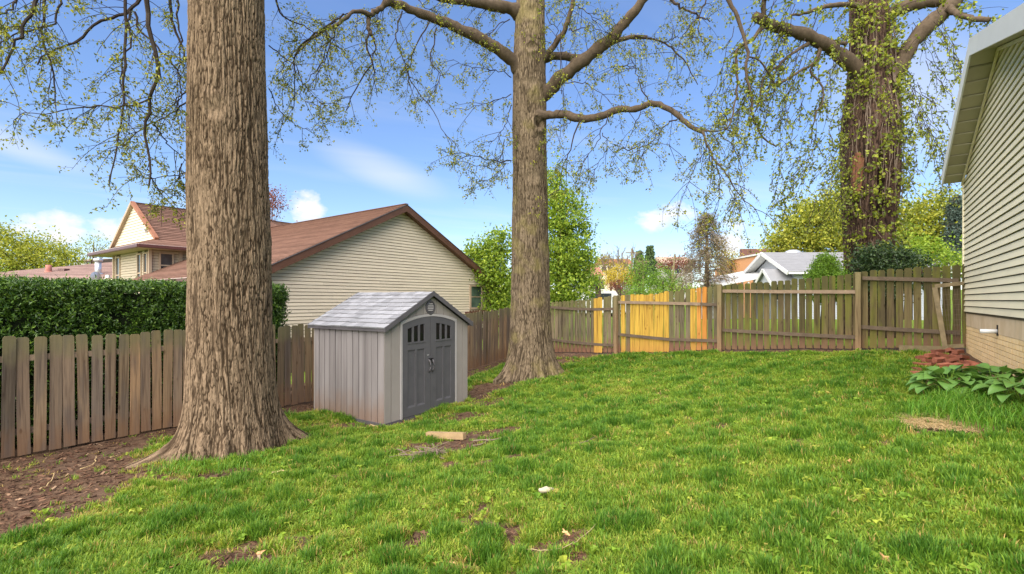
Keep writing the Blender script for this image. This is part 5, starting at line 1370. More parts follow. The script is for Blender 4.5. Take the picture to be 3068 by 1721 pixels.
for k in range(9):
    a_ = rng.uniform(0, 1); u_ = 2546+a_*46
    MB().hexa([UV(u_-5, 600-40*abs(a_-.5)-rng.uniform(0, 60), D3-.62+.2*abs(a_-.5))-B3.o+np.array(q) for q in ((0, 0, 0), (.05, .0, 0), (.05, .08, 0), (0, .08, 0))]+[UV(u_, 455+30*abs(a_-.5)*2, D3-.66+.2*abs(a_-.5))-B3.o+np.array(q) for q in ((0, 0, 0), (.07, .0, 0), (.07, .08, 0), (0, .08, 0))]).build('heartwood_splinter', M['heart'], T3)
B3.limb(c3_([(1500, 480), (1390, 390), (1300, 320), (1200, 265), (1080, 215), (960, 180), (870, 150), (800, 105)], 14.6, 13.0), .22, .12, 28)
B3.limb(c3_([(860, 160), (850, 60), (860, -30)], 13.1, 12.9), .07, .05, 10)
B3.limb(c3_([(1600, 700), (1680, 580), (1750, 450), (1830, 300), (1930, 180), (2050, 80), (2140, -20)], 14.6, 14.0), .26, .20, 28)
B3.limb(c3_([(1560, 180), (1640, 120), (1780, 50), (1950, 10), (2060, 10), (2200, -40)], 14.7, 14.2), .2, .14, 20)
B3.limb(c3_([(1740, 360), (1700, 290), (1660, 220), (1600, 170)], 14.4, 14.4), .09, .06, 12)
B3.limb(c3_([(2080, 60), (2150, 100), (2240, 125), (2350, 130)], 13.9, 13.0), .09, .06, 14)
B3.limb(c3_([(1540, 60), (1400, 30), (1250, 50), (1120, 90), (1040, 100)], 14.6, 13.6), .09, .03, 18)
B3.limb(c3_([(850, 180), (760, 280), (690, 320), (675, 400), (680, 600), (640, 800), (600, 860)], 13.0, 12.6), .05, .015, 24)
B3.limb(c3_([(600, -60), (620, 0), (680, 110), (740, 290), (750, 380), (740, 480), (770, 620), (790, 800), (860, 920), (940, 970)], 12.6, 12.8), .055, .018, 30)
B3.limb(c3_([(1240, 290), (1180, 420), (1080, 480), (940, 560), (900, 500), (830, 400), (750, 375)], 14.0, 12.8), .04, .02, 24)
B3.limb(c3_([(1240, 280), (1220, 380), (1160, 470), (1240, 560), (1240, 680), (1190, 800), (1170, 950)], 14.0, 13.8), .04, .012, 22)
B3.limb(c3_([(1150, 290), (1050, 350), (960, 430), (870, 500), (830, 640), (800, 740)], 13.8, 13.2), .05, .018, 20)
B3.limb(c3_([(1400, 290), (1320, 275), (1270, 290)], 14.5, 14.1), .05, .035, 10)
g3 = []
r3 = np.random.default_rng(3)
for k in range(40):      # curtains of hanging shoots left of the trunk
    u = r3.uniform(2130, 2540); v0 = r3.uniform(0, 330)+max(0, (2330-u))*.25; ln = r3.uniform(120, 330)
    d = r3.uniform(12.4, 14.6); w0 = r3.uniform(-35, 35)
    g3.append(([(u+40+w0*.2, v0-40, d), (u, v0+ln*.25, d), (u-20+w0*.5, v0+ln*.6, d-.1), (u-30+w0, v0+ln, d-.2)], .010))
for k in range(26):      # right of the trunk, in front of the eave
    u = r3.uniform(2690, 2860); v0 = r3.uniform(20, 420); ln = r3.uniform(110, 260); d = r3.uniform(13.0, 14.8); w0 = r3.uniform(10, 60)
    g3.append(([(u-50, v0-30, d), (u-15, v0+ln*.2, d), (u+w0*.4, v0+ln*.6, d-.1), (u+w0*.8, v0+ln, d-.2)], .010))
for k in range(22):
    u = r3.uniform(2320, 2540); v0 = r3.uniform(380, 560); ln = r3.uniform(90, 200); d = r3.uniform(13.0, 14.4)
    g3.append(([(u+60, v0-20, d), (u+20, v0+ln*.3, d), (u-10, v0+ln*.7, d), (u-15, v0+ln, d)], .008))
for pts, r in g3:
    g_ = guide(B3, pts, 12, .03); B3.twigs(g_, r, r*.4, 4)
    ln = np.linalg.norm(np.diff(g_[0], axis=0), axis=1).sum()
    A = grow(g_, int(4+ln*3), (.2, .6), (25, 70), .8, 5, .1); B3.twigs(A, .008, .004, 3)
    B3.leaves(along(A, 3, .2, .03, 2), .074, aspect=.8); B3.leaves(along(g_, 9, .1, .03, 2), .074, aspect=.8)
for P in B3.guides:
    A = grow(P[None], 18, (.3, 1.0), (25, 75), 1.0, 6, .1); B3.twigs(A, .008, .004, 3)
    B3.leaves(along(A, 6, .2, .03, 2), .09, aspect=.8)
B3.finish(M['leaf_linden'], 'twigs', 'foliage')
# shoots and leaves clothing the trunk itself
n = 300; zz = rng.uniform(zt3(800), zt3(10), n); aa = rng.uniform(-pi-.2, .2, n)
rr_ = np.interp(zz, [0, zt3(740), zt3(560), zt3(400), zt3(250), zt3(0)], [.80, .64, .75, .78, .63, .51])+.05
pc_ = np.stack([np.cos(aa)*rr_-.03, np.sin(aa)*rr_, zz], 1)
A = np.stack([pc_, pc_+np.stack([np.cos(aa)*.12, np.sin(aa)*.12, np.full(n, .02)], 1), pc_+np.stack([np.cos(aa)*.2, np.sin(aa)*.2, np.full(n, -.12)], 1)+rng.normal(0, .08, (n, 3))], 1)
lp_ = along(A, 4, .3, .09, 3)
V, Q = leaves_np(lp_, .10, aspect=.85, down=.7)
stuff('trunk_foliage', V, Q, M['leaf_linden'], T3)
mb_ = [tubes_np(A, np.full((n, 3), .006), 3)]
n2 = 60; a2 = rng.uniform(-pi, 0, n2); z2_ = rng.uniform(zt3(500), zt3(60), n2)
Pv = np.zeros((n2, 10, 3))
for k in range(10):
    zk = z2_-k*rng.uniform(.10, .2); ak = a2+.05*np.sin(k*.8+np.arange(n2)); rk = np.interp(zk, [0, zt3(740), zt3(560), zt3(400), zt3(250), zt3(0)], [.80, .64, .75, .78, .63, .51])+.05
    Pv[:, k] = np.stack([np.cos(ak)*rk-.03, np.sin(ak)*rk, zk], 1)
mb_.append(tubes_np(Pv, np.full((n2, 10), .011), 4))
stuff('trunk_shoots', np.concatenate([mb_[0][0], mb_[1][0]]), np.concatenate([mb_[0][1], mb_[1][1]+len(mb_[0][0])]), M['dark_twig'], T3)

# ------------------------------------------------------------------ background trees and shrubs
def lumpy(n, c, r, rg, inner=.55, zmin=None, lump=.28, freq=2.2):
    d = rg.normal(size=(n, 3)); d /= np.linalg.norm(d, axis=1, keepdims=True)
    k = 1+lump*1.5*vnoise(d[:, 0]*freq+c[0], d[:, 1]*freq+c[1], d[:, 2]*freq)+lump*.5*vnoise(d[:, 0]*freq*2.3, d[:, 1]*freq*2.3+c[0], d[:, 2]*freq*2.3)
    q = (inner+(1-inner)*rg.random(n)**.6)*k
    return np.array(c)+d*q[:, None]*np.array(r)
def crown(parent, lobes, leaf, size, per, cl, rg, name='foliage', sig=.22, aspect=.6, inner=.45):
    Vs, Qs, n = [], [], 0
    for (c, r) in lobes:
        vol = (r[0]*r[1]*r[2])**(1/3)
        m = int(per*vol*vol*1.7)
        ctr = lumpy(m, c, r, rg, inner)
        P = np.repeat(ctr, cl, 0)+rg.normal(0, sig, (m*cl, 3))*np.array([1, 1, .6])*np.repeat(rg.uniform(.5, 1.7, m), cl)[:, None]
        V, Q = leaves_np(P, size, aspect, .3, rg); Vs.append(V); Qs.append(Q+n); n += len(V)
    return stuff(name, np.concatenate(Vs), np.concatenate(Qs), leaf, parent)
def bgtree(label, u, d, vb, lobes, leaf, size, per=60, cl=14, seed=0, cat='tree', name='tree', sig=.22, trunk_r=.16, inner=.45, group=None, twigs=0):
    """lobes in photograph pixels: (u, v, half width, half height)"""
    rg = np.random.default_rng(seed+100)
    x = (u-U0)/F*d; gz = g1(x, d)
    t = thing(name, label, cat, (x, d, gz), 0, group); o = np.array(t.location)
    Lb = []
    for (lu, lv, hw, hh) in lobes:
        c = UV(lu, lv, d)-o; rx, rz = hw/F*d, hh/F*d; Lb.append((c, (rx, min(rx, rz*1.3), rz)))
    crown(t, Lb, leaf, size, per, cl, rg, sig=sig, inner=inner)
    zc = max(c[2] for c, r in Lb)
    mb = MB().tube([(0, 0, -.2), (.05, 0, zc*.4), (0, 0, zc*.8), (.05, 0, zc)], [trunk_r*1.2, trunk_r, trunk_r*.6, trunk_r*.2], 8)
    for (c, r) in Lb:
        for k in range(4):
            e = np.array(c)+rg.normal(size=3)*np.array(r)*.5
            mb.tube(smooth_path([(0, 0, max(.3, c[2]*.45)), (np.array(c)*.5+np.array([0, 0, c[2]*.3])), e], 7), np.linspace(trunk_r*.4, trunk_r*.08, 7), 5)
    mb.build('trunk', M['limb'], t, True)
    if twigs:
        P = np.array([smooth_path([(0, 0, .3), np.array(c)*.6, np.array(c)+np.array((0, 0, r[2]*.6))], 8) for c, r in Lb])
        A = grow(P, twigs, (r[2]*.6, r[2]*1.5), (20, 60), -.3, 6, .1, .1, rg); Bq = grow(A, 5, (r[2]*.3, r[2]*.8), (20, 60), -.1, 5, .3, .1, rg)
        V1, Q1 = tubes_np(A, np.broadcast_to(np.linspace(.03, .012, 6), A.shape[:2]), 4); V2, Q2 = tubes_np(Bq, np.broadcast_to(np.linspace(.014, .006, 5), Bq.shape[:2]), 3)
        stuff('twigs', np.concatenate([V1, V2]), np.concatenate([Q1, Q2+len(V1)]), M['dark_twig'], t)
    return t
L_ = M
bgtree('bright green tree behind the middle trunk, left side', 1465, 24, 930, [(1462, 800, 62, 75), (1500, 735, 40, 50), (1430, 790, 40, 60), (1500, 860, 55, 60), (1480, 930, 50, 45)], M['leaf_bright'], .15, 110, 16, 1, sig=.20)
bgtree('tall bright green tree just right of the middle trunk', 1680, 22, 900, [(1665, 560, 30, 75), (1690, 640, 65, 80), (1660, 760, 85, 100), (1720, 770, 62, 95), (1690, 860, 95, 60)], M['leaf_bright'], .14, 120, 16, 2, sig=.18)
bgtree('yellow green tree mass at the far left edge', 60, 44, 860, [(40, 760, 90, 70), (130, 770, 70, 60), (190, 790, 45, 45), (-30, 740, 70, 80), (20, 850, 60, 50)], M['leaf_yellow'], .22, 26, 16, 3, sig=.45, trunk_r=.25)
bgtree('thin pale tree rising left of the raised gable', 280, 52, 850, [(262, 735, 26, 18), (298, 728, 22, 16), (250, 765, 30, 22), (320, 745, 26, 16)], M['leaf_yellow'], .2, 10, 12, 4, sig=.5)
bgtree('dark red leaved tree behind the brown roof', 815, 36, 760, [(812, 640, 28, 55), (830, 600, 22, 30), (800, 600, 26, 40)], M['leaf_red'], .15, 34, 12, 5, sig=.4, trunk_r=.06)
bgtree('dark green shrub at the far left above the hedge', 5, 30, 860, [(-5, 835, 26, 40)], M['leaf_topiary'], .12, 40, 14, 6, cat='shrub', name='shrub')
bgtree('yellow green tree left of the hollow trunk', 2430, 34, 800, [(2430, 690, 85, 75), (2370, 720, 60, 60), (2490, 680, 60, 70), (2330, 735, 30, 35), (2470, 750, 80, 40), (2420, 640, 50, 40), (2500, 620, 45, 60)], M['leaf_yellow'], .22, 42, 15, 7, sig=.35)
bgtree('tall yellow green tree right of the hollow trunk', 2790, 32, 800, [(2790, 660, 70, 75), (2840, 630, 40, 55), (2740, 720, 55, 55), (2810, 740, 75, 50), (2720, 660, 50, 60)], M['leaf_yellow'], .21, 46, 15, 8, sig=.32)
bgtree('green leafy shrub tree behind the dark holly', 2720, 24, 800, [(2700, 735, 65, 45), (2780, 760, 60, 40), (2860, 790, 40, 40)], M['leaf_bright'], .16, 60, 14, 9, sig=.2)
bgtree('small bright green tree beside the red awning house', 2285, 50, 800, [(2330, 735, 38, 25), (2262, 775, 18, 25), (2350, 760, 30, 22)], M['leaf_bright'], .2, 20, 14, 10, sig=.4)
bgtree('dark holly bush behind the tallest fence panel', 2660, 13.4, 830, [(2650, 780, 65, 50), (2600, 800, 40, 50), (2720, 800, 50, 38), (2640, 860, 100, 50)], M['leaf_dark'], .075, 480, 16, 11, 'bush', 'holly_bush', sig=.10)
bgtree('leggy bush with dark twigs at the end of the fence', 2790, 13.0, 830, [(2775, 810, 40, 28), (2810, 820, 34, 22), (2745, 815, 30, 22)], M['leaf_linden'], .06, 130, 8, 12, 'bush', 'bush', sig=.12)
bgtree('rounded clipped green shrub behind the fence', 2474, 13.8, 850, [(2475, 795, 30, 32), (2474, 830, 44, 35), (2474, 870, 50, 40)], M['leaf_topiary'], .055, 1300, 18, 13, 'shrub', 'clipped_shrub', sig=.06, inner=.7)
bgtree('golden yellow rounded bush far beyond the fence', 1855, 48, 870, [(1855, 825, 38, 26), (1830, 835, 24, 24), (1880, 835, 22, 24)], M['leaf_gold'], .15, 50, 14, 14, 'bush', 'bush', sig=.25)
bgtree('dusky red shrub below the golden bush', 1848, 44, 890, [(1848, 855, 26, 16)], M['leaf_red'], .13, 60, 14, 15, 'shrub', 'shrub', sig=.2)
bgtree('slim light green tree between the far poles', 1915, 46, 880, [(1908, 820, 22, 48), (1925, 800, 18, 36), (1900, 860, 30, 30)], M['leaf_topiary'], .15, 40, 14, 16, sig=.28)
bgtree('broad green shrub behind the yellow boards', 1985, 40, 890, [(1985, 835, 38, 38), (1960, 860, 35, 28), (2020, 860, 35, 25), (1915, 880, 45, 20)], M['leaf_topiary'], .13, 60, 14, 17, 'shrub', 'shrub', sig=.22)
bgtree('low yellow green hedge plant above the orange boards', 2040, 26, 890, [(2030, 868, 45, 14), (2080, 866, 36, 12), (1990, 880, 40, 12)], M['leaf_bright'], .1, 90, 10, 18, 'shrub', 'shrub', sig=.14)
bgtree('rusty green tree right of the brown conifer', 2190, 38, 860, [(2185, 800, 42, 50), (2160, 770, 30, 40), (2200, 840, 30, 30)], M['leaf_rust'], .15, 34, 14, 19, sig=.3)
bgtree('reddish tree mass on the far hillside', 2010, 80, 840, [(1995, 792, 30, 16), (2030, 785, 26, 16), (2060, 795, 30, 18)], M['leaf_red'], .3, 16, 12, 20, sig=.6)
bgtree('orange brown tree on the far hillside', 1830, 88, 840, [(1820, 785, 22, 14), (1860, 790, 24, 14), (1800, 780, 18, 14)], M['leaf_rust'], .3, 16, 12, 21, sig=.6)
bgtree('bright green shrub left of the white van', 1795, 34, 890, [(1785, 850, 22, 30), (1765, 830, 25, 45)], M['leaf_bright'], .13, 50, 14, 22, 'shrub', 'shrub', sig=.2)
bgtree('bright bushes filling the gap right of the cream house', 1500, 30, 930, [(1490, 890, 40, 40), (1520, 910, 40, 40)], M['leaf_bright'], .12, 50, 14, 23, 'bush', 'bush', sig=.2)
# bare tree far off
bt = thing('tree', 'bare branched tree standing above the far houses', 'tree', (UV(1865, 800, 62)[0], 62, g1(UV(1865, 800, 62)[0], 62)))
P = []
for a in np.linspace(-1, 1, 9): P.append(smooth_path([(a*.3, 0, 0), (a*1.0, .2*a, 2.4), (a*2.2, .4*a, 5.2-abs(a)), (a*2.6, .5*a, 6.8-1.2*abs(a))], 8))
P = np.array(P); A = grow(P, 8, (.8, 1.8), (15, 50), -.5, 6, .35); Bq = grow(A, 5, (.4, 1.0), (15, 50), -.3, 5, .2)
Vt, Qt, n = [], [], 0
for (pp_, r0, r1) in ((P, .12, .035), (A, .04, .02), (Bq, .022, .012)):
    V, Q = tubes_np(pp_, np.broadcast_to(np.linspace(r0, r1, pp_.shape[1]), pp_.shape[:2]), 4); Vt.append(V); Qt.append(Q+n); n += len(V)
stuff('branches', np.concatenate(Vt), np.concatenate(Qt), M['dark_twig'], bt)
MB().tube([(0, 0, -.3), (0, 0, 1.2)], [.3, .2], 8).build('trunk', M['limb'], bt, True)
def conifer(label, u, d, vtop, vbase_lo, half, leaf, size, seed, sparse=1.0, droop=.5, nlev=26, bare=0.0, lean=0):
    rg = np.random.default_rng(seed+500)
    x = (u-U0)/F*d; gz = g1(x, d); t = thing('conifer', label, 'tree', (x, d, gz))
    H = CAMZ+(VH-vtop)/F*d-gz; z0 = max(.3, CAMZ+(VH-vbase_lo)/F*d-gz); rw_ = half/F*d
    MB().tube([(0, 0, -.2), (0, 0, H*.5), (lean, 0, H)], [.05*rw_+.08, .03*rw_+.06, .015], 8).build('trunk', M['limb'], t, True)
    P = []
    for k in range(int(nlev*9)):
        f_ = rg.random()**.8; z = z0+(H-z0)*f_; a = rg.uniform(0, 2*pi); ln = rw_*(1-f_)**.8*rg.uniform(.6, 1.08)+.12
        dv = np.array([math.cos(a), math.sin(a), 0])
        P.append(np.array([np.array((lean*f_, 0, z))+dv*ln*q+np.array([0, 0, .12*ln*math.sin(q*3)-droop*ln*q*q*.5]) for q in np.linspace(0, 1, 6)]))
    P = np.array(P)
    A = grow(P, 5, (.12*rw_, .34*rw_), (25, 60), .8*droop, 4, .25, .1, rg)
    V1, Q1 = tubes_np(P, np.broadcast_to(np.linspace(.022, .008, 6), P.shape[:2]), 3); V2, Q2 = tubes_np(A, np.broadcast_to(np.linspace(.009, .005, 4), A.shape[:2]), 3)
    stuff('branches', np.concatenate([V1, V2]), np.concatenate([Q1, Q2+len(V1)]), M['dark_twig'], t)
    V, Q = leaves_np(along(A, max(1, int(7*sparse)), .1, .03*rw_, 3, rg), size, .45, .6, rg); stuff('foliage', V, Q, leaf, t)
    return t
conifer('scraggly brown conifer above the yellow boards', 2118, 30, 638, 875, 118, M['needle_brown'], .12, 1, .3, .7, 24)
conifer('small dark spruce on the skyline', 1948, 72, 738, 850, 26, M['needle_green'], .25, 2, 1.0, .5, 18)
conifer('rounded green conifer left of the spruce', 1915, 74, 755, 850, 26, M['needle_green'], .25, 3, 1.0, .5, 18)
conifer('dark blue green pine beside the right house corner', 2868, 30, 590, 850, 52, M['needle_blue'], .15, 4, .9, .5, 24)

# ------------------------------------------------------------------ clipped hedge behind the left fence
hx0, hy0 = float(left_x(6.0))-.86*1.35*.95, 6.0+.55
hg = thing('hedge', 'long clipped dark green hedge behind the left fence', 'hedge', (float(left_x(8))-1.4, 8.9, 0))
HO = np.array(hg.location)
tv, nv_ = np.array([tx, ty, 0]), np.array([-ty, tx, 0])
base_p = np.array([float(left_x(6.0)), 6.0, 0])
rgh = np.random.default_rng(77)
def hedge_pt(s, w_, z): return base_p[None]+tv[None]*s[:, None]+nv_[None]*w_[:, None]+np.stack([np.zeros_like(s)]*2+[z], 1)
Ln0, Ln1, Hh, Wd0, Wd1 = -2.5, 5.75, 2.54, .62, 1.9
n = 17500
face = rgh.random(n)
s_ = rgh.uniform(Ln0, Ln1, n); w_ = np.where(face < .58, Wd0, rgh.uniform(Wd0, Wd1, n)); z_ = np.where(face < .58, rgh.uniform(.05, Hh, n), Hh)
en = face > .90; s_ = np.where(en, Ln1, s_); z_ = np.where(en, rgh.uniform(.05, Hh, n), z_)
bump_ = .17*fbm(s_*2.2, z_*2.6, w_*2.0)
w_ = w_-np.where(face < .58, bump_, 0)+np.abs(rgh.normal(0, .06, n)); z_ = z_+np.where((face >= .58) & ~en, bump_*.9+rgh.normal(0, .04, n), 0)
s_ = s_+np.where(en, bump_-np.abs(rgh.normal(0, .06, n)), 0)
# round the top edge and the far end
z_ = np.minimum(z_, Hh+.02-.10*np.exp(-((w_-Wd0)/.10)**2)+.07*fbm(s_*2.1, w_*2, 3)+.03*rgh.normal(size=n))
gapk = (fbm(s_*5.5, z_*6.0, w_*5.5, 2)+.25*sstep(1.9, 2.5, z_)) > -.22
s_, w_, z_ = s_[gapk], w_[gapk], z_[gapk]; n = len(s_)
ctr = hedge_pt(s_, w_, z_)
P = np.repeat(ctr, 9, 0)+rgh.normal(0, .045, (n*9, 3))
ns_ = 1500
s2 = rgh.uniform(Ln0, Ln1, ns_); w2 = rgh.uniform(Wd0-.02, Wd1, ns_); w2 = np.where(rgh.random(ns_) < .45, Wd0, w2)
z2 = np.where(w2 > Wd0+.05, Hh, rgh.uniform(1.3, Hh, ns_))
st_ = hedge_pt(s2, w2, z2)[:, None, :]; dv2 = np.stack([rgh.normal(0, .5, ns_)+nv_[0]*-.5, rgh.normal(0, .5, ns_)-nv_[1]*.5, rgh.uniform(.2, 1.1, ns_)], 1); dv2 /= np.linalg.norm(dv2, axis=1, keepdims=True)
q2 = np.linspace(0, 1, 9)[None, :, None]; ln2 = rgh.uniform(.10, .26, ns_)[:, None, None]
sp_ = (st_+dv2[:, None]*ln2*q2-np.array([0, 0, 1])*ln2*.45*q2**2).reshape(-1, 3)
P = np.concatenate([P, np.repeat(sp_, 2, 0)+rgh.normal(0, .012, (len(sp_)*2, 3))])
V, Q = leaves_np(P, .060, .42, -.25, rgh); stuff('foliage', V-HO, Q, M['leaf_hedge'], hg)
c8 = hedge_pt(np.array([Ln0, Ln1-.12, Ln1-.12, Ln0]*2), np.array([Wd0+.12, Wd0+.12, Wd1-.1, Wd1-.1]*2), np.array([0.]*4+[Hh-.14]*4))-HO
MB().hexa(c8).build('shade_core', M['core'], hg)  # solid box coloured near-black for the shade inside the hedge
# ------------------------------------------------------------------ lawn
def inst_sources(prefix, n, maker, mat):
    out = []
    for i in range(n):
        me = maker(i); me.materials.append(mat); o = bpy.data.objects.new(prefix, me); out.append(o)
    return out
def blade_clump(seed, nb=13, rad=.05, lean=.55):
    rg = np.random.default_rng(seed+900); V, Qd, Tr = [], [], []
    for b in range(nb):
        a = rg.uniform(0, 2*math.pi); r = rad*math.sqrt(rg.random()); p = np.array([r*math.cos(a), r*math.sin(a), 0])
        a2 = a+rg.normal(0, .9); dr = np.array([math.cos(a2), math.sin(a2), 0]); sd = np.array([-dr[1], dr[0], 0])
        h_ = rg.uniform(.45, 1.05)*.1; ln = lean*rg.uniform(.15, 1.2)*h_; w_ = rg.uniform(.0032, .0056)
        k = len(V)
        for q, ww in ((0, 1), (.4, .95), (.75, .65)):
            c = p+dr*ln*q*q+np.array([0, 0, h_*(q-.12*q*q*lean)]); V += [c-sd*w_*ww, c+sd*w_*ww]
        V.append(p+dr*ln+np.array([0, 0, h_*(1-.22*lean)]))
        Qd += [[k, k+1, k+3, k+2], [k+2, k+3, k+5, k+4]]; Tr += [[k+4, k+5, k+6]]
    return mesh_np('grass_clump', V, [np.array(Qd), np.array(Tr)])
def chip(i):
    rg = np.random.default_rng(i+40); l_, w_ = rg.uniform(.02, .045), rg.uniform(.006, .018)
    V = [(-l_, -w_, 0), (l_*.8, -w_*.7, .003), (l_, w_, .006), (-l_*.7, w_, .002), (-l_, -w_, .004), (l_*.8, -w_*.7, .008), (l_, w_, .010), (-l_*.7, w_, .006)]
    return MB().hexa(V).mesh('chip')
def scatter(name, pts, rot, scl, tint, idx, sources, label, cat, mat):
    me = bpy.data.meshes.new(name); me.vertices.add(len(pts)); me.vertices.foreach_set('co', pts.astype(np.float32).ravel())
    for nm, ty, arr in (('rot', 'FLOAT_VECTOR', rot), ('scl', 'FLOAT_VECTOR', scl), ('tint', 'FLOAT', tint), ('idx', 'INT', idx)):
        a = me.attributes.new(nm, ty, 'POINT')
        a.data.foreach_set('vector' if ty == 'FLOAT_VECTOR' else 'value', arr.astype(np.int32 if ty == 'INT' else np.float32).ravel())
    me.materials.append(mat)
    o = link(name, me, None); tag(o, label, cat, kind='stuff')
    ng = bpy.data.node_groups.new(name, 'GeometryNodeTree')
    ng.interface.new_socket('Geometry', in_out='INPUT', socket_type='NodeSocketGeometry'); ng.interface.new_socket('Geometry', in_out='OUTPUT', socket_type='NodeSocketGeometry')
    N, Lk = ng.nodes, ng.links
    gi, go = N.new('NodeGroupInput'), N.new('NodeGroupOutput')
    g2i = N.new('GeometryNodeGeometryToInstance')
    for s in sources[::-1]:
        oi = N.new('GeometryNodeObjectInfo'); oi.inputs['Object'].default_value = s; Lk.new(oi.outputs['Geometry'], g2i.inputs[0])
    iop = N.new('GeometryNodeInstanceOnPoints'); iop.inputs['Pick Instance'].default_value = True
    def attr(nm, ty):
        n = N.new('GeometryNodeInputNamedAttribute'); n.data_type = ty; n.inputs['Name'].default_value = nm; return n.outputs[0]
    Lk.new(gi.outputs[0], iop.inputs['Points']); Lk.new(g2i.outputs[0], iop.inputs['Instance'])
    Lk.new(attr('idx', 'INT'), iop.inputs['Instance Index'])
    e2r = N.new('FunctionNodeEulerToRotation'); Lk.new(attr('rot', 'FLOAT_VECTOR'), e2r.inputs[0]); Lk.new(e2r.outputs[0], iop.inputs['Rotation'])
    Lk.new(attr('scl', 'FLOAT_VECTOR'), iop.inputs['Scale'])
    Lk.new(iop.outputs[0], go.inputs[0])
    md = o.modifiers.new('scatter', 'NODES'); md.node_group = ng
    return o
rg = np.random.default_rng(21)
def in_yard(x, y): return (d_left(x, y) > .05) & (d_back(x, y) > .12) & (d_wall(x, y) > .15) & (y > 2.2) & (np.abs(x) < y*1.16+.8)
# shed footprint
def in_shed(x, y, m=.02):
    ca, sa = math.cos(SA), math.sin(SA); lx = (x-sx)*ca+(y-sy)*sa; ly = -(x-sx)*sa+(y-sy)*ca
    return (lx > -m) & (lx < W_+m) & (ly > -m) & (ly < D_+m)
def in_trunk(x, y): return (np.hypot(x-tx1, y-ty1) < .86) | (np.hypot(x-tx2, y-D2) < .72)
Ncand = 330000
yy = 2.4+15.4*rg.random(Ncand)**1.35; xx = rg.uniform(-1.25, 1.25, Ncand)*yy
ok = in_yard(xx, yy) & ~in_shed(xx, yy) & ~in_trunk(xx, yy)
xx, yy = xx[ok], yy[ok]
so = soil(xx, yy)
def cells(x, y, f, seed):        # distance to the nearest jittered tuft and that tuft's own random number
    i, j = np.floor(x*f).astype(int), np.floor(y*f).astype(int); bd = np.full(x.shape, 9.0); br = np.zeros(x.shape)
    for a in (-1, 0, 1):
        for b in (-1, 0, 1):
            ci, cj = i+a, j+b; px = (ci+_h3(ci, cj, seed*0+seed+0*ci))/f; py = (cj+_h3(ci, cj, seed+9+0*ci))/f; rr = _h3(ci, cj, seed+5+0*ci)
            d = np.hypot(x-px, (y-py))*f; m = d < bd; bd = np.where(m, d, bd); br = np.where(m, rr, br)
    return bd, br
d1, r1 = cells(xx, yy, 2.6, 3); d2, r2 = cells(xx, yy, 5.5, 17)
big = fbm(xx*.75+3, yy*.75+8, 5.0)
tuft = np.maximum(sstep(.55, .10, d1)*sstep(.45, .75, r1+big*.5), .75*sstep(.55, .10, d2)*sstep(.55, .8, r2+big*.4))+rg.normal(0, .06, len(xx))
keep = rg.random(len(xx)) < np.clip(1.02-so*1.15, .015, 1)*np.clip(.55+tuft*.9, .25, 1)
xx, yy, so, tuft = xx[keep], yy[keep], so[keep], tuft[keep]
n = len(xx)
lush = np.clip(tuft, 0, 1)
h_ = (.48+.36*rg.random(n)+.90*lush*rg.uniform(.75, 1.25, n))*(1-.45*so)
dl_ = np.clip(yy/7.5, .8, 1.9)          # far clumps wider so the sward stays closed
scl = np.stack([dl_*rg.uniform(.8, 1.25, n), dl_*rg.uniform(.8, 1.25, n), h_*rg.uniform(.85, 1.2, n)], 1)
rot = np.stack([rg.normal(0, .12, n), rg.normal(0, .12, n), rg.uniform(0, 6.283, n)], 1)
tint = np.clip(.64-.42*lush+.20*fbm(xx*.8, yy*.8, 2)+.20*fbm(xx*2.7, yy*2.7, 6)+rg.normal(0, .15, n)+.20*so, 0, .97)
tint = np.where(rg.random(n) < .03+.14*so, 1.0, tint)
pts = np.stack([xx, yy, G(xx, yy)-.022*so-.004], 1)
src = inst_sources('grass_clump', 10, lambda i: blade_clump(i, 11, .055, .75), M['grass'])
scatter('grass', pts, rot, scl, tint, rg.integers(0, 10, n), src, 'patchy green lawn grass', 'grass', M['grass'])
print('grass clumps', n)
# bark chips and leaf litter on the bare ground
Nc = 60000
yy = 2.4+15.4*rg.random(Nc)**1.3; xx = rg.uniform(-1.25, 1.25, Nc)*yy
ok = in_yard(xx, yy) & ~in_shed(xx, yy) & ~in_trunk(xx, yy); xx, yy = xx[ok], yy[ok]
so = soil(xx, yy); keep = rg.random(len(xx)) < so**1.5*.85+.055; xx, yy = xx[keep], yy[keep]; n = len(xx)
sc = rg.uniform(.35, 1.15, n); scl = np.stack([sc, sc, sc], 1)
rot = np.stack([rg.normal(0, .25, n), rg.normal(0, .25, n), rg.uniform(0, 6.283, n)], 1)
scatter('leaf_litter', np.stack([xx, yy, G(xx, yy)-.015], 1), rot, scl, np.clip(rg.beta(1.6, 2.6, n), 0, 1), rg.integers(0, 5, n), inst_sources('chip', 5, chip, M['chip']), 'brown bark chips and leaf litter on bare soil', 'leaf litter', M['chip'])

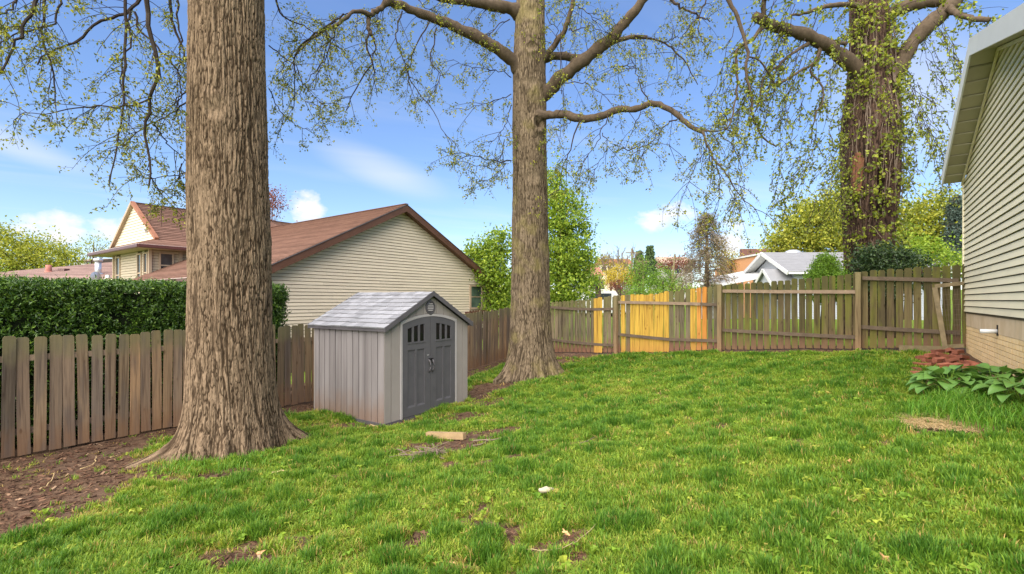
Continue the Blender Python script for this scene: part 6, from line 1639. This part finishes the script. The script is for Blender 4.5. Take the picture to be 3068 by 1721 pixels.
# broad-leaved weeds and clover among the grass
def weed(i):
    rg = np.random.default_rng(i+70); V, Q = [], []
    for b in range(6):
        a = b*1.05+rg.uniform(-.3, .3); L_w = rg.uniform(.025, .05); d = np.array([math.cos(a), math.sin(a), 0]); s = np.array([-d[1], d[0], 0]); k = len(V); up = rg.uniform(.02, .045)
        V += [d*.005, d*L_w*.5+s*L_w*.33+np.array([0, 0, up]), d*L_w+np.array([0, 0, up*.8]), d*L_w*.5-s*L_w*.33+np.array([0, 0, up])]; Q.append([k, k+1, k+2, k+3])
    return mesh_np('weed', V, np.array(Q))
Nw = 9000
yy = 2.4+14*rg.random(Nw)**1.4; xx = rg.uniform(-1.2, 1.2, Nw)*yy
ok = in_yard(xx, yy) & ~in_shed(xx, yy) & ~in_trunk(xx, yy) & (fbm(xx*.9+20, yy*.9, 4)+.3*rg.normal(size=Nw) > .12) & (soil(xx, yy) < .75); xx, yy = xx[ok], yy[ok]; n = len(xx)
sc = rg.uniform(.6, 1.5, n)
scatter('weeds', np.stack([xx, yy, G(xx, yy)+.012], 1), np.stack([rg.normal(0, .2, n), rg.normal(0, .2, n), rg.uniform(0, 6.283, n)], 1), np.stack([sc, sc, sc], 1), np.clip(rg.normal(.66, .14, n), 0, .95), rg.integers(0, 4, n), inst_sources('weed', 4, weed, M['grass']), 'low broad leaved weeds among the lawn grass', 'weeds', M['grass'])

# ------------------------------------------------------------------ small things on the lawn
def ray_ground(u, v):
    d = 6.0
    for _ in range(40):
        p = UV(u, v, d); gz = g1(p[0], p[1]); d = (CAMZ-gz)*F/(v-VH)
    p = UV(u, v, d); return np.array([p[0], p[1], g1(p[0], p[1])])
a, b = ray_ground(1281, 1312), ray_ground(1392, 1316)
tb = thing('timber_offcut', 'short pale timber offcut lying in front of the shed', 'timber', tuple(a))
e = b-a
MB().beam((0, 0, .045), (e[0], e[1], e[2]+.045), .09, .09).build('block', M['lumber'], tb)
MB().beam((e[0]*.80, e[1]*.80+.0, .0915), (e[0]*.98, e[1]*.98, e[2]+.0925), .05, .004).build('split_end', M['old_board'], tb)
# heap of twigs
p = ray_ground(1300, 1368)
tp = thing('twig_pile', 'heap of dead grey twigs on bare ground', 'twigs', tuple(p))
rg2 = np.random.default_rng(9)
for k in range(70):
    a_ = rg2.uniform(0, pi)+(.0 if rg2.random() < .6 else .8); ln = rg2.uniform(.12, .55); c = np.array([rg2.normal(0, .16), rg2.normal(0, .07), 0]); c[2] = max(.01, .11-.30*abs(c[0])-.4*abs(c[1]))*rg2.random()+.012
    d_ = np.array([math.cos(a_), math.sin(a_)*.7, rg2.normal(0, .12)])*ln/2; bend = np.array([0, 0, rg2.uniform(0, .03)])+rg2.normal(0, .02, 3)*np.array([1, 1, .2])
    q0, q1 = c-d_, c+d_; q0[2] = max(q0[2], .008); q1[2] = max(q1[2], .008)
    MB().tube([q0, c+bend, q1], [rg2.uniform(.003, .008)]*3, 5).build('twig', M['dark_twig'], tp)
M['dry_stem'] = plain('dry_vine_stem', (0.30, 0.24, 0.12), 0.85, 0.3, 12, 0.1)
def stick(label, uv, r, mat, grp=None, lift=.02, name='stick'):
    P = [ray_ground(*q) for q in uv]; o = thing(name, label, 'stick', tuple(P[0]), 0, grp)
    Q = [q-P[0]+np.array([0, 0, lift]) for q in P]; Q = smooth_path(Q, max(6, 4*len(Q)), .004)
    MB().tube(Q, np.linspace(r, r*.6, len(Q)), 6).build('shaft', mat, o, True)
stick('long pale curved vine stem lying in the lawn', [(1576, 1668), (1660, 1670), (1720, 1645), (1780, 1600), (1806, 1568)], .0035, M['dry_stem'], lift=.05)
stick('forked dead branch lying right of the timber offcut', [(1418, 1325), (1470, 1322), (1500, 1318), (1530, 1295)], .012, M['dark_twig'])
stick('thin dead stick lying below the timber offcut', [(1415, 1340), (1455, 1330), (1480, 1305)], .010, M['dark_twig'])
stick('grey stick lying on soil at the back fence', [(1800, 1080), (1830, 1073), (1852, 1066)], .03, M['dark_twig'])
stick('crooked twig lying on the lawn near the shed', [(1738, 1340), (1765, 1328), (1782, 1319)], .008, M['dark_twig'], lift=.04)
stick('bleached stick lying at the shed corner', [(1110, 1276), (1150, 1285), (1195, 1280)], .010, M['straw'])
stick('dead branch lying on soil behind the shed', [(925, 1243), (960, 1245), (1010, 1252)], .012, M['dark_twig'])
stick('short dry stick lying below the big trunk', [(815, 1424), (850, 1418), (870, 1423)], .012, M['straw'], lift=.03)
for k, (uv, lab) in enumerate((([(240, 1410), (280, 1395), (290, 1370)], 'thin bare twig on mulch near the fence'), ([(120, 1470), (150, 1450), (165, 1420)], 'pale twig on mulch at lower left'), ([(330, 1375), (355, 1368)], 'short twig on mulch beside the root'))):
    stick(lab, uv, .006, M['straw'])
p = ray_ground(1636, 1484)
st = MB().ball((0, 0, .03), (.095, .038, .032), 12, 8).mesh('stone', True)
v = np.empty(len(st.vertices)*3, np.float32); st.vertices.foreach_get('co', v); v = v.reshape(-1, 3); v += (.012*vnoise(v[:, 0]*22, v[:, 1]*22, v[:, 2]*22))[:, None]*np.array([1, 1, 1]); st.vertices.foreach_set('co', v.ravel())
so_ = link('stone', st, M['stone']); so_.location = (p[0], p[1], p[2]+.02); so_.rotation_euler = (0, .1, .55); tag(so_, 'pale oblong stone lying in the lawn', 'stone')
# dry oak leaves
def oakleaf(seed):
    rg = np.random.default_rng(seed); n = 22; V = [(0, 0, .004)]
    for k in range(n):
        t = 2*pi*k/n; r = .045*(1+.32*math.cos(5*t+seed))*(.75+.35*abs(math.cos(t))); V.append((r*math.cos(t)*1.35, r*math.sin(t)*.8, .010*math.sin(3*t+seed)+.012*abs(math.sin(t))))
    V2 = [(a, b, c+.002) for a, b, c in V]
    T = [[0, 1+k, 1+(k+1) % n] for k in range(n)]; m0 = n+1
    T2 = [[m0, m0+1+(k+1) % n, m0+1+k] for k in range(n)]
    return mesh_np('dry_leaf', V+V2, [np.array(T2), np.array(T)])
lm = [oakleaf(k) for k in range(3)]
for m_ in lm: m_.materials.append(M['dry_leaf'])
for k, (u, v) in enumerate(((1357, 1705), (1472, 1428), (1175, 1662), (2435, 1690), (2650, 1690), (1665, 1420), (780, 1672), (545, 1640), (1395, 1610), (520, 1712), (2110, 1720), (1695, 1610), (2415, 1250), (2545, 1392), (930, 1515), (840, 1512))):
    p = ray_ground(u, min(v, 1712)); o = link('dry_leaf', lm[k % 3], None); o.location = (p[0], p[1], p[2]+.035); o.rotation_euler = (rg.normal(0, .35), rg.normal(0, .35), rg.uniform(0, 6)); s_ = rg.uniform(.45, .8); o.scale = (s_, s_, s_)
    tag(o, 'small dry brown oak leaf lying in the grass '+['at the bottom edge left of centre', 'below the timber offcut', 'at the lower left of centre', 'at the bottom right of centre', 'near the bottom right corner', 'just above the pale stone', 'below the big trunk', 'at the lower left of the lawn', 'left of the curved stem', 'at the bottom left edge', 'at the bottom edge right of centre', 'beside the curved vine stem', 'right of centre below the fence', 'left of the straw patch', 'right of the big trunk roots', 'below the roots of the big trunk'][k], 'leaf', 'dry leaves on the lawn')
# brick pile against the house
bk = MB().box((-.1, -.046, -.03), (.1, .046, .03)).mesh('brick'); bk.materials.append(M['brick'])
pb = ray_ground(2835, 1098)
rb = np.random.default_rng(14)
ax_ = np.array([.592, .806]); bx2 = np.array([-.806, .592])
slots = [(2763, 1075, 0, .3), (2795, 1072, 0, -.2), (2825, 1070, 0, .1), (2858, 1072, 0, .5), (2885, 1085, 0, .8), (2905, 1092, 0, 1.1), (2925, 1098, 0, .9), (2780, 1085, 0, .1), (2815, 1086, 0, -.15), (2850, 1088, 0, .25), (2755, 1098, 0, .0), (2790, 1098, 0, .2), (2830, 1100, 0, -.1), (2865, 1100, 0, .3), (2895, 1104, 0, .7), (2915, 1106, 0, .6),
         (2790, 1078, 1, .15), (2825, 1078, 1, -.2), (2860, 1078, 1, .6), (2885, 1086, 1, .4), (2815, 1092, 1, .4), (2850, 1094, 1, -.3), (2810, 1076, 2, .35), (2848, 1074, 2, .55), (2870, 1078, 2, .2)]
used_l = set()
for k, (u, v, lv, a_) in enumerate(slots):
    p = ray_ground(u, v); o = link('brick', bk, None)
    o.location = (p[0], p[1], p[2]+.028+lv*.058+rb.uniform(0, .006)); o.rotation_euler = (rb.normal(0, .10+.12*lv), rb.normal(0, .10+.12*lv), a_+rb.normal(0, .15))
    row = 'bottom layer' if lv == 0 else ('second layer' if lv == 1 else 'top')
    side = ['far left end', 'left of the middle', 'near the middle', 'right of the middle', 'towards the house', 'near the house wall', 'nearest the house wall'][min(6, max(0, int((u-2750)/26)))]
    dep = 'back row' if v < 1080 else ('middle row' if v < 1093 else 'front row')
    lb = 'red brick on the %s of the pile, %s, %s' % (row, dep, side)
    if lb in used_l: lb += ', rightmost'
    used_l.add(lb)
    tag(o, lb, 'brick', 'bricks piled beside the house')
for k, (u, v, lab) in enumerate(((2745, 1112, 'weathered brick edging the flower bed left of the pile'), (2748, 1124, 'pale worn brick in the lower edge of the flower bed'))):
    p = ray_ground(u, v); o = link('brick', bk, None); o.location = (p[0], p[1], p[2]+.03); o.rotation_euler = (0, .05, 1.2+.2*k); tag(o, lab, 'brick')
# hostas
def hosta_leaf(seed):
    rg = np.random.default_rng(seed); nu, nv = 10, 5; V = []
    for i in range(nu+1):
        t = i/nu; w_ = .78*max(0.0, math.sin(math.pi*t**.72))**.75 if i else .04
        if i == nu: w_ = .0
        for j in range(nv):
            s_ = (j/(nv-1)-.5)*2
            V.append((t, s_*w_*.52, .20*math.sin(t*2.4)-.30*t*t+.13*abs(s_)**1.5*w_+.012*math.cos(s_*12)))
    V = np.array(V); Q = [[i*nv+j, (i+1)*nv+j, (i+1)*nv+j+1, i*nv+j+1] for i in range(nu) for j in range(nv-1)]
    return mesh_np('leaf', V, np.array(Q), True)
hl = [hosta_leaf(k) for k in range(3)]
for m_ in hl: m_.materials.append(M['hosta'])
def hosta(label, u, v, nl, spread, seed):
    rg = np.random.default_rng(seed); p = ray_ground(u, v)
    t = thing('hosta', label, 'plant', tuple(p)); stems = MB()
    for k in range(nl):
        a_ = 2*pi*(k*.381966+rg.random()*.06); q = math.sqrt((k+.5)/nl); r = spread*(.12+.55*q)
        hgt = (.25-.15*q)*rg.uniform(.75, 1.2)+.04; L0 = rg.uniform(.16, .25)
        px_, py_2 = r*math.cos(a_), r*math.sin(a_)
        gz = g1(p[0]+px_, p[1]+py_2)-p[2]
        inst('leaf', hl[k % 3], t, (px_, py_2, gz+hgt), (rg.normal(0, .18), rg.uniform(-.40, .10)+.25*(q-.5), a_+rg.normal(0, .35)), (L0, L0*rg.uniform(.85, 1.15), L0))
        stems.tube([(px_*.1, py_2*.1, 0), (px_*.6, py_2*.6, gz*.6+hgt*.75), (px_, py_2, gz+hgt)], [.005, .004, .004], 4)
    stems.build('stalks', M['leaf_topiary'], t, True)
hosta('broad leaved hosta in front of the brick pile', 2845, 1182, 60, .46, 1)
hosta('hosta clump with upright leaves against the house wall', 2975, 1175, 52, .46, 2)
hosta('low hosta at the right edge of the picture', 3062, 1215, 30, .38, 3)
# tall unmown grass and straw by the hostas
def blades(label, name, cat, u, v, n, rad, hr, mat, seed, flat=0.0):
    rg = np.random.default_rng(seed); p = ray_ground(u, v); a_ = rg.uniform(0, 2*pi, n); r = rad*np.sqrt(rg.random(n))
    bx = r*np.cos(a_)*1.5; by = r*np.sin(a_)*.8
    P = np.zeros((n, 5, 3)); gz = G(p[0]+bx, p[1]+by)-p[2]
    ang = rg.uniform(0, 2*pi, n); hh = rg.uniform(*hr, n); ln = hh*rg.uniform(.2, .9, n)*(1+3*flat)
    for k, q in enumerate(np.linspace(0, 1, 5)):
        P[:, k] = np.stack([bx+np.cos(ang)*ln*q*q, by+np.sin(ang)*ln*q*q, gz+hh*(q-.35*q*q*q)*(1-flat*.8)+.01], 1)
    sd = np.stack([-np.sin(ang), np.cos(ang), np.zeros(n)], 1)[:, None]*np.array([.0032, .003, .0026, .0018, .0003])[None, :, None]
    V = np.stack([P-sd, P+sd], 2).reshape(-1, 3); b0 = (np.arange(n)*10)[:, None]+(np.arange(4)*2)[None]
    Q = np.stack([b0, b0+1, b0+3, b0+2], -1).reshape(-1, 4)
    t = thing(name, label, cat, tuple(p)); stuff('blades', V, Q, mat, t)
M['tall_grass'] = leafmat('tall_grass_blade', [(0.0, (0.05, 0.15, 0.010)), (0.6, (0.11, 0.26, 0.018)), (1.0, (0.24, 0.36, 0.05))])
blades('tall uncut grass in front of the hostas', 'grass_tuft', 'grass', 2905, 1215, 900, .32, (.12, .32), M['tall_grass'], 1)
blades('tall grass tuft at the right edge below the hosta', 'grass_tuft', 'grass', 3010, 1270, 800, .36, (.12, .28), M['tall_grass'], 2)
blades('long grass tuft left of the straw patch', 'grass_tuft', 'grass', 2830, 1240, 700, .30, (.12, .30), M['tall_grass'], 3)
blades('flattened pale straw patch in front of the tall grass', 'straw_patch', 'straw', 2800, 1265, 900, .27, (.06, .13), M['straw'], 4, .85)
blades('small dry straw patch right of the larger one', 'straw_patch', 'straw', 2895, 1285, 450, .17, (.05, .11), M['straw'], 5, .85)
blades('grass growing around the root flare of the big trunk', 'grass_tuft', 'grass', 640, 1395, 900, .55, (.06, .17), M['tall_grass'], 6)
blades('grass tuft below the right root of the big trunk', 'grass_tuft', 'grass', 880, 1310, 500, .35, (.06, .17), M['tall_grass'], 7)
